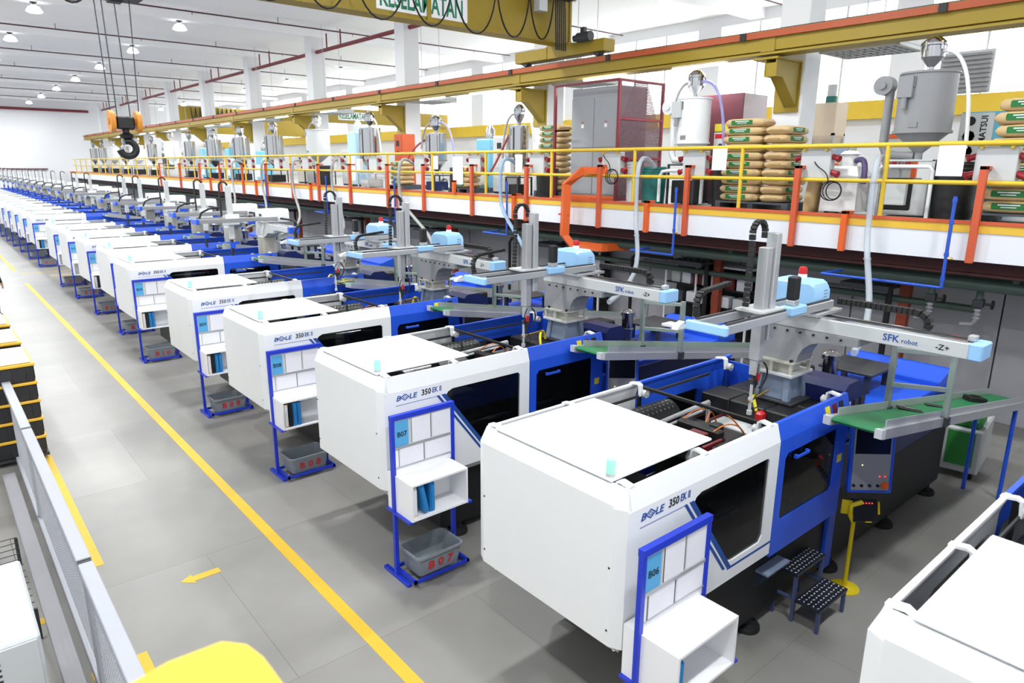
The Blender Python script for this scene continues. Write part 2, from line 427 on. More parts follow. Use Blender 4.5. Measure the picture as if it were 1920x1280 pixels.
# ================================================================== injection moulding machines
MX = 3.152; WID = 1.56
YN = {5: -0.48, 6: 2.582, 7: 5.677, 8: 8.772, 9: 11.867, 10: 16.084, 11: 19.15, 12: 22.2, 13: 25.25, 14: 28.1}
XO = {k: 0.0 for k in range(5, 11)}
for k in range(11, 15): XO[k] = 0.2
for k in range(15, 28): YN[k] = 34.0 + 3.095 * (k - 15); XO[k] = 0.25
def mir(poly): return [(WID - y, z) for y, z in poly]
WIN = [(0.78, 1.77), (0.80, 1.80), (0.86, 1.825), (1.775, 1.825), (1.805, 1.795), (1.80, 1.13), (1.76, 1.075), (1.36, 1.07), (1.29, 1.085)]
BWIN = [(2.06, 1.74), (2.10, 1.785), (2.97, 1.785), (3.0, 1.755), (3.0, 1.2), (2.97, 1.17), (2.10, 1.17), (2.06, 1.2)]
def make_machine():
    t = thing('moulding_machine', 'x', 'machine')
    # aisle end cover with its bevels
    G().prism([(0, .9), (0, 1.958), (.048, 2.07), (.09, 2.07), (.09, 2.05), (.03, 1.94), (.03, .92), (.14, .81), (.12, .79)], 'y', .09, WID - .09).obj('end_cover', WHITE, t)
    for sgn in (0, 1):
        f = (lambda y: y) if not sgn else (lambda y: WID - y)
        q = lambda pts, z: [(x, f(y), z) for x, y in pts]
        base = [(0, .09), (.043, 0), (.09, .02), (.05, .11)]
        G().loft([q([(.13, .15), (.135, .135), (.15, .14), (.14, .16)], .785), q(base, .9), q(base, 1.94), q([(.045, .1), (.075, .045), (.1, .05), (.08, .1)], 2.07)]).obj('corner_post', WHITE, t)
        g = G().cyl((.002, f(.105), 1.5), (-.004, f(.105), 1.5), .008, 8).cyl((.002, f(.105), 1.02), (-.004, f(.105), 1.02), .008, 8)
        g.obj('screw', BLACK, t)
        # white side panel with the tinted window
        g = G().holed([(.045, .9), (.045, 1.923), (1.948, 1.923), (1.948, .9)], WIN, 'y', f(0), f(.03))
        tp = [(0, 1.923), (.041, 2.07), (.075, 2.07), (.075, 2.05), (.06, 2.05), (.03, 1.92)]
        bt = [(0, .9), (.12, .79), (.14, .81), (.03, .91)]
        g.prism([(f(y), z) for y, z in tp], 'x', .085, 1.948).prism([(f(y), z) for y, z in bt], 'x', .10, 1.90)
        sp = g.obj('side_panel', WHITE, t)
        G().prism(WIN, 'y', f(.012), f(.02)).obj('window_pane', GLASSD, sp)
        # blue safety gate
        L2 = 3.2 if not sgn else 3.55
        g = G().holed([(1.955, .86), (1.955, 1.923), (L2, 1.923), (L2, .86)], BWIN, 'y', f(0), f(.03))
        g.prism([(f(y), z) for y, z in tp], 'x', 1.955, L2).prism([(f(y), z) for y, z in bt], 'x', 1.955, L2 - .05)
        if sgn: g.box(L2 - .03, L2, WID - .06, WID - .5, 1.72, 2.0)
        sp = g.obj('safety_gate', BLUE, t)
        G().prism(BWIN, 'y', f(.012), f(.02)).obj('window_pane', GLASSD, sp)
        if not sgn:
            G().box(2.2, 2.42, -.035, -.02, 1.71, 1.74, .005).box(2.2, 2.23, -.03, .0, 1.71, 1.74).box(2.39, 2.42, -.03, 0, 1.71, 1.74).obj('handle', BLUE, sp)
            G().box(3.06, 3.14, -.003, 0, 1.42, 1.5).obj('warning_sticker', CABLE, sp)
            g2 = G()
            for j in range(3): g2.box(2.93 + .085 * j, 2.99 + .085 * j, .012 + .003, .03, 1.955, 2.035)
            for j, m in enumerate((CABLE, DRED, INK)):
                G().add([(2.74 + .13 * j, .003, 1.945), (2.82 + .13 * j, .003, 1.945), (2.82 + .13 * j, .026, 2.03), (2.74 + .13 * j, .026, 2.03),
                         (2.74 + .13 * j, .008, 1.945), (2.82 + .13 * j, .008, 1.945), (2.82 + .13 * j, .031, 2.03), (2.74 + .13 * j, .031, 2.03)],
                        [(0, 1, 2, 3), (4, 5, 6, 7), (0, 1, 5, 4), (1, 2, 6, 5), (2, 3, 7, 6), (3, 0, 4, 7)]).obj('warning_sticker', m, sp)
        # hanger brackets and rollers inside the panel tops
        for x in (.12, .95, 1.86, 3.3 if sgn else 3.05):
            m = WHITE if x < 1.9 else NAVY
            h = 2.07
            br = G().strip([(x, f(.04), h + .004), (x, f(.13), h + .018), (x, f(.155), h + .006), (x, f(.165), h - .10)], .055, .018, (1, 0, 0)).obj('hanger_bracket', WHITE, t)
            G().cyl((x + .03, f(.15), h - .075), (x + .03, f(.215), h - .075), .04, 12).cyl((x + .03, f(.215), h - .075), (x + .03, f(.23), h - .075), .015, 8).obj('roller', LGREY, br, 40)
        G().box(.2, 3.0, f(.15), f(.165), 1.96, 1.985).obj('roller_track', DGREY, t)
    G().box(.86, 1.2, .1, .36, 1.42, 1.68, .02).box(.84, 1.22, .08, .38, 1.68, 1.72, .012).box(.9, 1.15, .12, .34, 1.2, 1.42, .01).obj('grease_tank', DGREY, t)
    # roof plate
    G().box(.055, 1.2, .165, WID - .17, 2.078, 2.10, .008).obj('roof_plate', WHITE, t)
    # logo and stripes on the near panel
    lg = text('brand_lettering', 'B', .075, LOGOB, t, (.17, -.002, 1.826), FACE_NY, 1.25, .25, bold=.001)
    g = G()
    def ring(cx, cz, a, b, th):
        o = [(cx - a, cz), (cx, cz + b), (cx + a, cz), (cx, cz - b)]; k = 1 - th
        i = [(cx - a * k, cz), (cx, cz + b * k), (cx + a * k, cz), (cx, cz - b * k)]
        g.holed(o, i, 'y', -.0025, 0)
    ring(.276, 1.853, .056, .037, .30); ring(.276, 1.853, .026, .017, .35)
    g.obj('brand_emblem', LOGOB, t)
    text('brand_lettering', 'LE', .075, LOGOB, t, (.322, -.002, 1.826), FACE_NY, 1.2, .2, bold=.001)
    text('model_number', '350', .085, INK, t, (.468, -.002, 1.828), FACE_NY, .92, .1, bold=.0015)
    text('model_letters', 'EK II', .078, LOGOB, t, (.60, -.002, 1.832), FACE_NY, .78, .06, bold=.001)
    G().box(.17, .66, -.002, 0, 1.777, 1.781).obj('underline', LOGOB, t)
    def stripe(x0, z0, x1, z1, wd): return G().prism([(x0, z0), (x0 + wd, z0), (x1 + wd, z1), (x1, z1)], 'y', -.002, 0)
    stripe(.655, 1.785, 1.235, 1.03, .032).obj('stripe', LOGOB, t)
    stripe(.715, 1.785, 1.30, 1.015, .055).box(1.30, 1.948, -.002, 0, 1.005, 1.025).obj('stripe', LOGOB, t)
    # green beacon on the near front corner
    b = G().cyl((.1, .215, 2.075), (.1, .215, 2.125), .034, 14).obj('beacon_base', LGREY, t, 40)
    G().lathe([(.033, 2.125), (.033, 2.205), (.027, 2.222), (0, 2.225)], (.1, .215), 14).obj('beacon_lens', GREENL, b, 40)
    # machine bed, feet, drip tray
    G().box(.78, 6.55, .14, WID - .14, .13, .96, .02).box(.3, 1.95, .3, WID - .3, .8, 1.2).obj('machine_bed', BLACK, t)
    for x in (1.04, 2.07, 3.6, 5.0, 6.3):
        for y in (.2, WID - .2):
            G().lathe([(.02, .135), (.05, .13), (.05, .06), (.11, .05), (.12, .03), (.12, 0), (0, 0)][::-1], (x, y), 16).obj('foot', RUBBER, t, 40)
    G().box(2.02, 2.4, .02, .16, .62, .645, .004).box(2.02, 2.4, .14, .16, .45, .62).obj('drip_tray', BGREY, t)
    # clamp unit seen through the open top
    G().box(.4, .62, .25, WID - .25, 1.15, 1.92, .02).obj('rear_platen', DGREY, t)
    G().box(1.95, 2.22, .3, WID - .3, 1.0, 1.78, .02).box(1.9, 2.0, .55, 1.0, 1.3, 1.84, .01).obj('moving_platen', BLACK, t)
    fp = G().box(2.78, 3.12, .22, .62, 1.0, 1.84, .012).box(2.78, 3.12, .625, 1.0, 1.0, 1.84, .012).box(2.78, 3.12, 1.005, 1.34, 1.0, 1.84, .012).box(3.12, 3.5, .3, 1.25, 1.0, 1.845, .012).obj('fixed_platen', BLACK, t)
    for y in (.36, WID - .36):
        for z in (1.2, 1.68):
            G().cyl((.6, y, z), (2.8, y, z), .042, 14).obj('tie_bar', CHROME, t, 40)
    G().box(2.24, 2.5, .45, 1.1, 1.12, 1.62, .01).obj('mould_half', DGREY, t)
    G().box(2.5, 2.77, .45, 1.1, 1.12, 1.62, .01).obj('mould_half', STEEL, t)
    G().box(2.52, 2.76, .36, 1.04, 1.625, 1.66, .006).obj('hot_runner_cover', LGREY, t)
    for q in ((2.50, 2.78, .34, .36, 1.6, 1.68), (2.5, 2.78, 1.04, 1.06, 1.6, 1.68), (1.62, 1.9, .50, .53, 1.72, 1.80), (1.55, 2.1, .36, .40, 1.70, 1.75), (1.75, 1.86, .62, .78, 1.76, 1.83)): G().box(*q, .004).obj('red_rail', DRED, t)
    G().cyl((1.28, .92, 1.72), (1.68, .92, 1.72), .12, 18).cyl((1.68, .92, 1.72), (1.74, .92, 1.72), .07, 14).obj('toggle_motor', DGREY, t, 40)
    g = G().cyl((1.5, 1.24, 1.78), (2.1, 1.24, 1.78), .15, 20).obj('motor_guard', mat('perforated_guard', (44, 46, 44), 0.4, 0.5), t, 40)
    dg = G()
    for i in range(9):
        for j in range(5):
            a = math.radians(62 + 17 * j); x = 1.55 + .06 * i + (.03 if j % 2 else 0)
            c = Vector((x, 1.24 + .151 * math.cos(a), 1.78 + .151 * math.sin(a))); n = Vector((0, math.cos(a), math.sin(a)))
            dg.cyl(c, c + n * .002, .011, 6)
    dg.obj('perforation', STEEL, g)['kind'] = 'stuff'
    G().box(1.62, 1.78, .2, WID - .2, 1.62, 1.72, .01).box(1.5, 1.95, .78, .82, 1.7, 1.79).box(1.72, 2.0, .3, .5, 1.66, 1.78, .012).box(1.3, 1.5, .28, .52, 1.5, 1.7, .012).box(2.0, 2.1, .62, .72, 1.78, 1.86, .01).obj('crosshead', BLACK, t)
    G().cyl((1.55, 1.06, 1.82), (2.5, 1.06, 1.86), .022, 8).cyl((1.6, 1.0, 1.80), (2.3, 1.0, 1.83), .014, 8).cyl((2.5, 1.06, 1.86), (2.5, 1.06, 1.60), .02, 8).obj('linear_guide', ALU, t, 40)
    G().box(1.885, 1.915, .1, 1.46, 2.035, 2.06).box(1.885, 1.915, 1.43, 1.46, 1.7, 2.04).obj('cross_bar', BLACK, t)
    for k, pts in enumerate([bez((1.95, .95, 1.85), (2.1, .9, 2.0), (2.25, .7, 1.98), (2.45, .62, 1.67)), bez((2.0, .75, 1.86), (2.15, .8, 1.95), (2.3, .9, 1.9), (2.4, .85, 1.64)), bez((1.9, .6, 1.84), (2.05, .55, 1.93), (2.2, .5, 1.9), (2.3, .48, 1.64))]):
        G().tube(pts, .007, 6).obj('heater_cable', WIREO, t, 60)
    G().tube(bez((1.7, .42, 1.8), (1.85, .3, 1.9), (2.1, .28, 1.82), (2.2, .4, 1.6)), .012, 6).obj('hose', RUBBER, t, 60)
    G().tube(bez((3.0, .86, 1.86), (2.96, .86, 2.06), (2.82, .82, 2.0), (2.78, .70, 1.80)), .017, 8).obj('lifting_sling', CABLE, t, 60)
    G().box(2.70, 2.80, .60, .68, 1.70, 1.82, .02).obj('red_plug', RED, t)
    G().tube(bez((2.70, .62, 1.72), (2.64, .6, 1.66), (2.62, .56, 1.8), (2.68, .54, 1.7)), .007, 6).obj('hook', LGREY, t, 60)
    # injection unit: guard box, blue deck, barrel and hopper throat
    g = G().prism([(3.42, 1.45), (3.42, 2.0), (3.5, 2.06), (3.72, 2.06), (3.92, 1.92), (3.92, 1.45)], 'y', .16, .62).obj('purge_guard', NAVY, t)
    for j, x in enumerate((3.5, 3.66, 3.8)):
        G().box(x, x + .07, .15, .16, 1.78, 1.87).obj('guard_switch', DGREY if j else LGREY, g)
    G().box(3.92, 6.5, .16, WID - .16, 1.47, 1.5, .006).box(3.92, 6.5, .16, .18, 1.1, 1.47).box(3.92, 6.5, WID - .18, WID - .16, 1.1, 1.47).box(6.48, 6.5, .16, WID - .16, 1.1, 1.47).obj('injection_deck', BLUE, t)
    G().box(6.02, 6.5, .16, WID - .16, 1.5, 1.56).prism([(6.1, 1.56), (6.5, 1.56), (6.5, 1.66), (6.42, 1.66)], 'y', .16, WID - .16).obj('deck_cover', BLUE, t)
    G().box(3.3, 6.5, .12, .16, .96, 1.44, .01).box(3.3, 6.5, WID - .16, WID - .12, .96, 1.44).obj('cable_cabinet', NAVY, t)
    G().box(3.3, 3.45, .1, .2, .13, 1.46, .01).obj('gate_post', BLUE, t)
    h = G().lathe([(.085, 1.5), (.085, 1.7), (.1, 1.71), (.1, 1.74), (.085, 1.75), (.085, 1.93), (.11, 1.94), (.11, 1.99), (.05, 2.03), (0, 2.03)], (4.75, .92), 18).obj('hopper_throat', CHROME, t, 35)
    G().box(5.05, 5.75, .55, 1.2, 1.72, 1.755, .006).box(5.1, 5.16, .6, .66, 1.5, 1.72).box(5.62, 5.68, .6, .66, 1.5, 1.72).box(5.62, 5.68, 1.1, 1.16, 1.5, 1.72).box(5.1, 5.16, 1.1, 1.16, 1.5, 1.72).obj('hopper_stand', DGREY, t)
    G().box(4.05, 4.6, 1.02, 1.35, 1.5, 1.86, .02).obj('drive_box', BLACK, t)
    G().cyl((3.4, .78, 1.42), (4.6, .78, 1.42), .09, 14).obj('barrel', STEEL, t, 40)
    # operator panel, turned towards the aisle, on a blue arm
    rz = math.radians(-42)
    pb = G().box(-.21, .20, 0, .07, -.34, .34, .012).obj('operator_panel', BLUE, t, None, (3.37, -.20, 1.44), (math.radians(-6), 0, rz))
    G().box(-.19, .165, -.008, 0, -.31, .33, .004).obj('panel_face', GREY, pb)
    G().box(-.175, .15, -.012, -.008, .05, .31).obj('screen', SCREEN, pb)
    for j in range(4): G().cyl((-.17 + .075 * j, -.008, -.26), (-.17 + .075 * j, -.022, -.26), .014, 10).obj('button', BLACK, pb)
    G().cyl((.12, -.008, -.255), (.12, -.028, -.255), .034, 14).obj('emergency_stop', ORANGE, pb, 40)
    for x in (.07, .12): G().cyl((x, -.008, -.17), (x, -.012, -.17), .006, 8).obj('indicator_lamp', REDL, pb)
    G().cyl((-.1, -.008, -.06), (-.1, -.012, -.06), .005, 8).obj('indicator_lamp', YELL, pb)
    G().box(-.02, .1, -.004, .002, .325, .365).obj('tag', PAPER, pb)
    G().box(3.36, 3.46, -.16, .14, 1.62, 1.70, .006).obj('panel_arm', BLUE, t)
    return t
m0 = make_machine()
FAR_SKIP = ('screw', 'hook', 'heater_cable', 'hose', 'red_plug', 'lifting_sling', 'model_letters', 'foot', 'button', 'indicator_lamp', 'guard_switch', 'linear_guide', 'toggle_motor', 'motor_guard', 'barrel', 'tag', 'warning_sticker', 'drip_tray')
MLAB = {5: 'white moulding machine cut off at the bottom right corner of the photo',
        6: 'white and blue moulding machine behind the stand marked B06, nearest whole one',
        7: 'white and blue moulding machine behind the stand marked B07',
        8: 'white and blue moulding machine behind the stand marked B08',
        9: 'white and blue moulding machine behind the stand marked B09',
        10: 'white and blue moulding machine behind the stand marked B10',
        11: 'white and blue moulding machine next beyond the B10 one',
        12: 'white moulding machine, third one before the wide gap in the row',
        13: 'white moulding machine, second one before the wide gap in the row',
        14: 'white moulding machine, last one before the wide gap in the row',
        15: 'white and blue moulding machine, first one beyond the wide gap in the row'}
MACH = {}
for k in sorted(YN):
    o = m0 if k == 5 else copy_tree(m0, None, FAR_SKIP if k >= 12 else ())
    o.location = (MX + XO[k], YN[k], 0)
    o['label'] = MLAB.get(k, 'white and blue moulding machine in the far block beyond the gap')
    o['group'] = 'moulding machines in the row'
    MACH[k] = o

# ================================================================== blue information stands, binders and bins
def make_stand(tagtxt, near):
    t = thing('information_stand', 'x', 'stand')
    S = STBLUE
    G().box(.005, .045, -.17, -.13, 0.03, 1.70).obj('post', S, t)
    G().box(.715, .755, -.17, -.13, 0.03, 1.70).obj('post', S, t)
    G().box(.005, .755, -.175, -.125, 1.70, 1.75).obj('top_bar', S, t)
    for x in (.0, .71): G().box(x, x + .05, -.39, .08, 0, .035, .004).obj('foot_bar', S, t)
    G().box(.045, .715, -.46, -.44, .05, .085).box(.045, .715, -.08, -.06, .05, .085).box(.045, .07, -.46, -.06, .05, .085).box(.69, .715, -.46, -.06, .05, .085).obj('bin_tray', S, t)
    G().box(.0, .06, -.46, -.02, .725, .745).box(.70, .76, -.46, -.02, .725, .745).obj('shelf_rail', S, t)
    bd = G().box(.045, .715, -.158, -.146, 1.13, 1.70).obj('notice_board', WHITE2, t)
    G().box(.04, .72, -.166, -.158, 1.685, 1.698).box(.03, .735, -.168, -.158, 1.395, 1.42).box(.03, .735, -.168, -.158, 1.195, 1.205).obj('clip_rail', ALU, bd)
    G().box(.055, .205, -.162, -.158, 1.422, 1.683).obj('number_card', CARD, bd)
    G().box(.245, .465, -.162, -.158, 1.422, 1.683).obj('sheet', PAPER, bd)
    G().box(.49, .705, -.162, -.158, 1.422, 1.683).obj('sheet', PAPER, bd)
    G().box(.10, .375, -.162, -.158, 1.207, 1.393).obj('sheet', PAPER, bd)
    G().box(.405, .705, -.162, -.158, 1.207, 1.393).obj('sheet', PAPER, bd)
    for q in ((.212, .232, 1.43, 1.68), (.474, .482, 1.43, 1.68), (.385, .395, 1.21, 1.39)): G().box(q[0], q[1], -.163, -.158, q[2], q[3]).obj('divider', LGREY, bd)
    for q in ((.088, 1.20, 1.393), (.380, 1.20, 1.393), (.468, 1.425, 1.683), (.240, 1.425, 1.683)): G().box(q[0], q[0] + .002, -.164, -.158, q[1], q[2]).obj('seam', DGREY, bd)
    if tagtxt:
        text('number_lettering', tagtxt, .075, INK, bd, (.13, -.163, 1.52), FACE_NY, .95, align='CENTER', bold=.0008)
    # open shelf box
    b = G().box(.03, .70, -.47, -.02, .745, .765).box(.03, .70, -.47, -.02, 1.11, 1.13).box(.03, .05, -.47, -.02, .765, 1.11).box(.68, .70, -.47, -.02, .765, 1.11).box(.05, .68, -.17, -.155, .765, 1.11)
    b.obj('shelf_box', WHITE2, t)
    return t
binder_def = {}
def binder(loc, m, tilt, label, grp):
    t = thing('ring_binder', label, 'binder', loc, 0, grp)
    if m.name not in binder_def:
        a = G().box(0, .055, .012, .25, 0, .315, .004).obj('cover', m, t)
        b = G().box(.008, .047, .0, .012, .03, .29).obj('spine_label', m if m is BINDK else PAPER if m is BINDP else BINDB, t)
        c = G().box(.004, .051, .02, .245, .3155, .318).obj('page_edge', BINDK, t)
        binder_def[m.name] = (a, b, c)
    else:
        for q in binder_def[m.name]:
            d = q.copy(); C.objects.link(d); d.parent = t
    t.rotation_euler = (0, tilt, 0)
    return t
bin_parts = None
def bin_box(loc, txt, label):
    global bin_parts
    t = thing('plastic_bin', label, 'bin', loc, 0, 'grey plastic bins on the stand trays')
    if bin_parts is None:
        def rr_(w, d, r, z, n=4):
            out = []
            for cx, cy, a0 in ((w - r, d - r, 0), (-w + r, d - r, 90), (-w + r, -d + r, 180), (w - r, -d + r, 270)):
                for i in range(n + 1):
                    a = math.radians(a0 + 90 * i / n); out.append((cx + r * math.cos(a), cy + r * math.sin(a), z))
            return out
        a = G().loft([rr_(.24, .16, .04, 0), rr_(.27, .19, .05, .215), rr_(.262, .182, .046, .215), rr_(.232, .152, .036, .012)]).obj('tub', BIN, t, 35)
        b = G().loft([rr_(.272, .192, .05, .20), rr_(.285, .205, .055, .2), rr_(.285, .205, .055, .222), rr_(.265, .185, .047, .222), rr_(.262, .182, .046, .2), rr_(.272, .192, .05, .2)], False).obj('rim', BIN, t, 35)
        bin_parts = (a, b)
    else:
        for q in bin_parts:
            d = q.copy(); C.objects.link(d); d.parent = t
    if txt:
        text('red_lettering', ' '.join(txt), .13, REDINK, t, (0, -.1715, .055), (H2 + .139, 0, 0), 1.1, align='CENTER', bold=.003)
    return t
far_stand = None
def in_far(k): return 'in the stand shelf ' + {12: 'third before the wide gap', 15: 'first beyond the wide gap'}.get(k, 'far away')
for k in sorted(YN):
    if k == 5: continue
    tg = 'B%02d' % k
    if k <= 15: s = make_stand(tg if k <= 15 else None, True)
    else:
        if far_stand is None: far_stand = make_stand(None, False); s = far_stand
        else: s = copy_tree(far_stand)
    s.location = (MX + XO[k], YN[k], 0)
    s['group'] = 'blue information stands along the machine row'
    near = k <= 10
    s['label'] = ('blue steel stand with papers and shelf, blue card reading ' + tg) if near else ('blue steel stand with papers beside the machine %s' % {11: 'just past B10', 12: 'third before the wide gap', 13: 'second before the wide gap', 14: 'last before the wide gap', 15: 'first beyond the wide gap'}[k] if k <= 15 else 'blue steel stand at a machine in the far block beyond the gap')
    x, y = MX + XO[k], YN[k]
    bl = 'grey plastic bin lettered %s in red on the stand tray' % tg if 7 <= k <= 10 else 'grey plastic bin under the shelf of the stand marked B06' if k == 6 else 'grey plastic bin on the stand tray, %s' % {11: 'just past B10', 12: 'third before the wide gap', 13: 'second before the wide gap', 14: 'last before the wide gap', 15: 'first beyond the wide gap'}[k] if k <= 15 else 'grey plastic bin on a stand tray in the far block beyond the gap'
    bin_box((x + .37, y - .26, .085), tg if k <= 15 else None, bl)
    wh = 'in the shelf of the ' + tg + ' stand' if near else in_far(k)
    grp = 'ring binders in the stand shelves'
    z = .766
    if k == 6: binder((x + .065, y - .455, z), BINDB, 0, 'single blue ring binder in the shelf of the B06 stand', grp)
    elif k == 7:
        binder((x + .06, y - .44, z), BINDP, 0, 'pale red printed ring binder in the shelf of the B07 stand', grp)
        binder((x + .195, y - .45, z + .012), BINDB, -.2, 'leaning blue ring binder in the shelf of the B07 stand', grp)
        binder((x + .265, y - .44, z), BINDB, 0, 'upright blue ring binder in the shelf of the B07 stand', grp)
    elif k in (8, 9, 10, 12, 15):
        binder((x + .06, y - .45, z), BINDP, 0, 'pale ring binder ' + wh, grp)
        binder((x + .12, y - .45, z), BINDK, 0, 'black ring binder ' + wh, grp)
        binder((x + .18, y - .45, z), BINDB, 0, 'blue binder beside the black one ' + wh, grp)
        binder((x + .24, y - .45, z), BINDB, 0, 'rightmost blue ring binder ' + wh, grp)

# ================================================================== take-out robots and conveyors
def ordinal(k):
    return {5: 'cut off at the right edge', 6: 'nearest one, over the B06 machine', 7: 'over the B07 machine', 8: 'over the B08 machine', 9: 'over the B09 machine', 10: 'over the B10 machine', 11: 'just past B10',
            12: 'third before the wide gap', 13: 'second before the wide gap', 14: 'last before the wide gap', 15: 'first beyond the wide gap'}.get(k, 'in the far block beyond the gap')
def chain(g, pts, w, h, side, pitch=0.045):
    """cable chain: a row of links along a path"""
    P = [Vector(p) for p in pts]; sd = Vector(side)
    for a, b in zip(P[:-1], P[1:]):
        n = max(1, round((b - a).length / pitch))
        for i in range(n):
            p = a.lerp(b, i / n); q = a.lerp(b, (i + .82) / n)
            g.strip([p, q], w, h, sd)
    return g
def make_robot_a():
    t = thing('takeout_robot', 'x', 'robot')
    # pedestal on the fixed platen
    G().box(3.02, 3.46, .48, .96, 1.846, 1.872, .004).obj('base_plate', DGREY, t)
    def fr(z0, z1, i0, i1): return [[(3.06 + i, .54 + i, z), (3.42 - i, .54 + i, z), (3.42 - i, .92 - i, z), (3.06 + i, .92 - i, z)] for z, i in ((z0, i0), (z1, i1))]
    g = G().loft(fr(1.872, 2.12, .035, .06))
    for x, y in ((3.06, .54), (3.36, .54), (3.06, .86), (3.36, .86)):
        g.loft([[(x, y, 1.872), (x + .06, y, 1.872), (x + .06, y + .06, 1.872), (x, y + .06, 1.872)], [(x + (.03 if x < 3.2 else -.03), y + (.02 if y < .7 else -.02), 2.12)] * 1 + [(x + .06 + (0 if x < 3.2 else -.03), y + (.02 if y < .7 else -.02), 2.12), (x + .06 + (0 if x < 3.2 else -.03), y + .06 + (.02 if y < .7 else -.02), 2.12), (x + (.03 if x < 3.2 else -.03), y + .06 + (.02 if y < .7 else -.02), 2.12)]])
    g.obj('pedestal', BGREY, t)
    G().box(3.03, 3.45, .51, .95, 2.12, 2.15, .004).obj('adapter_plate', LGREY, t)
    g = G().box(3.12, 3.36, .6, .86, 2.15, 2.262)
    for x in (3.05, 3.40): 
        for y in (.53, .73, .90): g.box(x, x + .03, y, y + .03, 2.15, 2.262)
    g.box(3.04, 3.44, .52, .94, 2.255, 2.27)
    g.obj('riser_block', BEIGE, t)
    for x in (3.08, 3.39):
        for y in (.56, .89): G().cyl((x, y, 2.27), (x, y, 2.295), .016, 6).cyl((x, y, 1.872), (x, y, 1.9), .018, 6).obj('bolt', BLACK, t)
    G().prism([(1.0, 2.27), (1.0, 2.605), (-.03, 2.605), (-.03, 2.535), (.30, 2.515), (.40, 2.48), (.47, 2.42), (.51, 2.34), (.52, 2.27)], 'x', 3.10, 3.40).obj('bracket', GREY, t)
    for k in range(7): G().cyl((3.10, .9 - .13 * k, 2.575), (3.088, .9 - .13 * k, 2.575), .012, 6).obj('bolt', BLACK, t)
    # traverse beam
    bm_ = G().box(3.13, 3.35, -.88, 1.06, 2.605, 2.735, .006).obj('traverse_beam', LGREY, t)
    G().box(3.15, 3.18, -.86, 1.05, 2.735, 2.752).box(3.29, 3.32, -.86, 1.05, 2.735, 2.752).obj('linear_rail', CHROME, bm_)
    G().box(3.19, 3.28, -.86, 1.05, 2.735, 2.740).obj('rack', DGREY, bm_)
    text('brand_lettering', 'SFK', .085, LOGOB, bm_, (3.128, -.22, 2.645), FACE_NX, 1.0, bold=.0012)
    text('brand_lettering', 'robot', .06, LOGOB, bm_, (3.128, -.372, 2.645), FACE_NX, .95)
    text('axis_lettering', '-Z+', .062, INK, bm_, (3.128, -.64, 2.648), FACE_NX, 1.1, bold=.0008)
    G().box(3.12, 3.36, -.98, -.88, 2.60, 2.742, .012).obj('end_cap', HOOD, bm_)
    G().box(3.2, 3.28, -.90, -.84, 2.742, 2.79, .006).obj('end_stop', ALU, bm_)
    # carriage, hood, beacon
    G().box(3.05, 3.55, .34, .92, 2.752, 2.785, .004).obj('carriage', ALU, t)
    def hoodring(x):
        return [(x, .44, 2.785), (x, .44, 2.985), (x, .46, 3.035), (x, .50, 3.06), (x, .84, 3.06), (x, .88, 3.035), (x, .90, 2.985), (x, .90, 2.785)]
    hd = G().loft([[(3.15, y, z if z < 2.8 else 2.785 + (z - 2.785) * .9) for _, y, z in hoodring(0)], hoodring(3.19), hoodring(3.42), [(3.46, y, z if z < 2.8 else 2.785 + (z - 2.785) * .86) for _, y, z in hoodring(0)]]).obj('hood', HOOD, t, 35)
    for k in range(3): G().box(3.34, 3.41, .437, .44, 2.90 + .03 * k, 2.908 + .03 * k).obj('vent_slot', BGREY, hd)
    b = G().cyl((3.34, .67, 3.06), (3.34, .67, 3.10), .042, 14).obj('beacon_base', WHITE, t, 40)
    G().lathe([(.04, 3.10), (.042, 3.14), (.034, 3.165), (0, 3.175)], (3.34, .67), 14).obj('beacon_lens', RED, b, 40)
    # kick beams along the machine
    for y in (.40, .68):
        kb = G().box(1.60, 3.42, y - .03, y + .03, 2.80, 2.875, .004).obj('kick_beam', ALU, t)
        G().box(1.64, 3.38, y - .012, y + .012, 2.875, 2.89).obj('linear_rail', DGREY, kb)
    G().box(1.56, 1.61, .35, .74, 2.795, 2.875, .01).obj('end_cap', HOOD, t)
    G().prism([(1.56, 2.80), (1.56, 2.86), (1.50, 2.84), (1.46, 2.80)], 'y', .74, .80).box(1.5, 1.62, .73, .93, 2.80, 2.82).obj('cable_tray', LGREY, t)
    G().box(2.55, 2.82, .33, .46, 2.83, 2.91, .01).obj('drive_block', HOOD, t)
    G().box(2.63, 2.72, .36, .45, 2.91, 2.96, .005).obj('gearbox', ALU, t)
    G().box(2.63, 2.72, .36, .45, 2.96, 3.17, .012).obj('servo_motor', BLACK, t)
    G().box(2.2, 2.56, .40, .68, 2.885, 2.905).obj('carriage', LGREY, t)
    # vertical arm
    G().box(2.30, 2.385, .47, .565, 2.44, 3.44, .006).obj('vertical_arm', mat('anodised_grey', (176, 177, 180), .4, .4), t)
    G().box(2.40, 2.475, .45, .555, 2.62, 3.56, .006).box(2.395, 2.405, .46, .54, 2.62, 3.5).obj('vertical_profile', ALU, t)
    g = G(); chain(g, [(2.20, .58, 2.93), (2.22, .58, 3.45)] + arc((2.31, .58, 3.56), .10, 180, 0, 9) + [(2.41, .58, 3.50)], .05, .028, (0, 1, 0))
    g.obj('vertical_cable_chain', RUBBER, t)['kind'] = 'stuff'
    g = G(); chain(g, [(1.72, .74, 2.88)] + arc((1.82, .74, 2.97), .12, 180, 90, 5) + [(2.18, .74, 3.12)], .055, .032, (0, 1, 0))
    g.obj('kick_cable_chain', RUBBER, t)['kind'] = 'stuff'
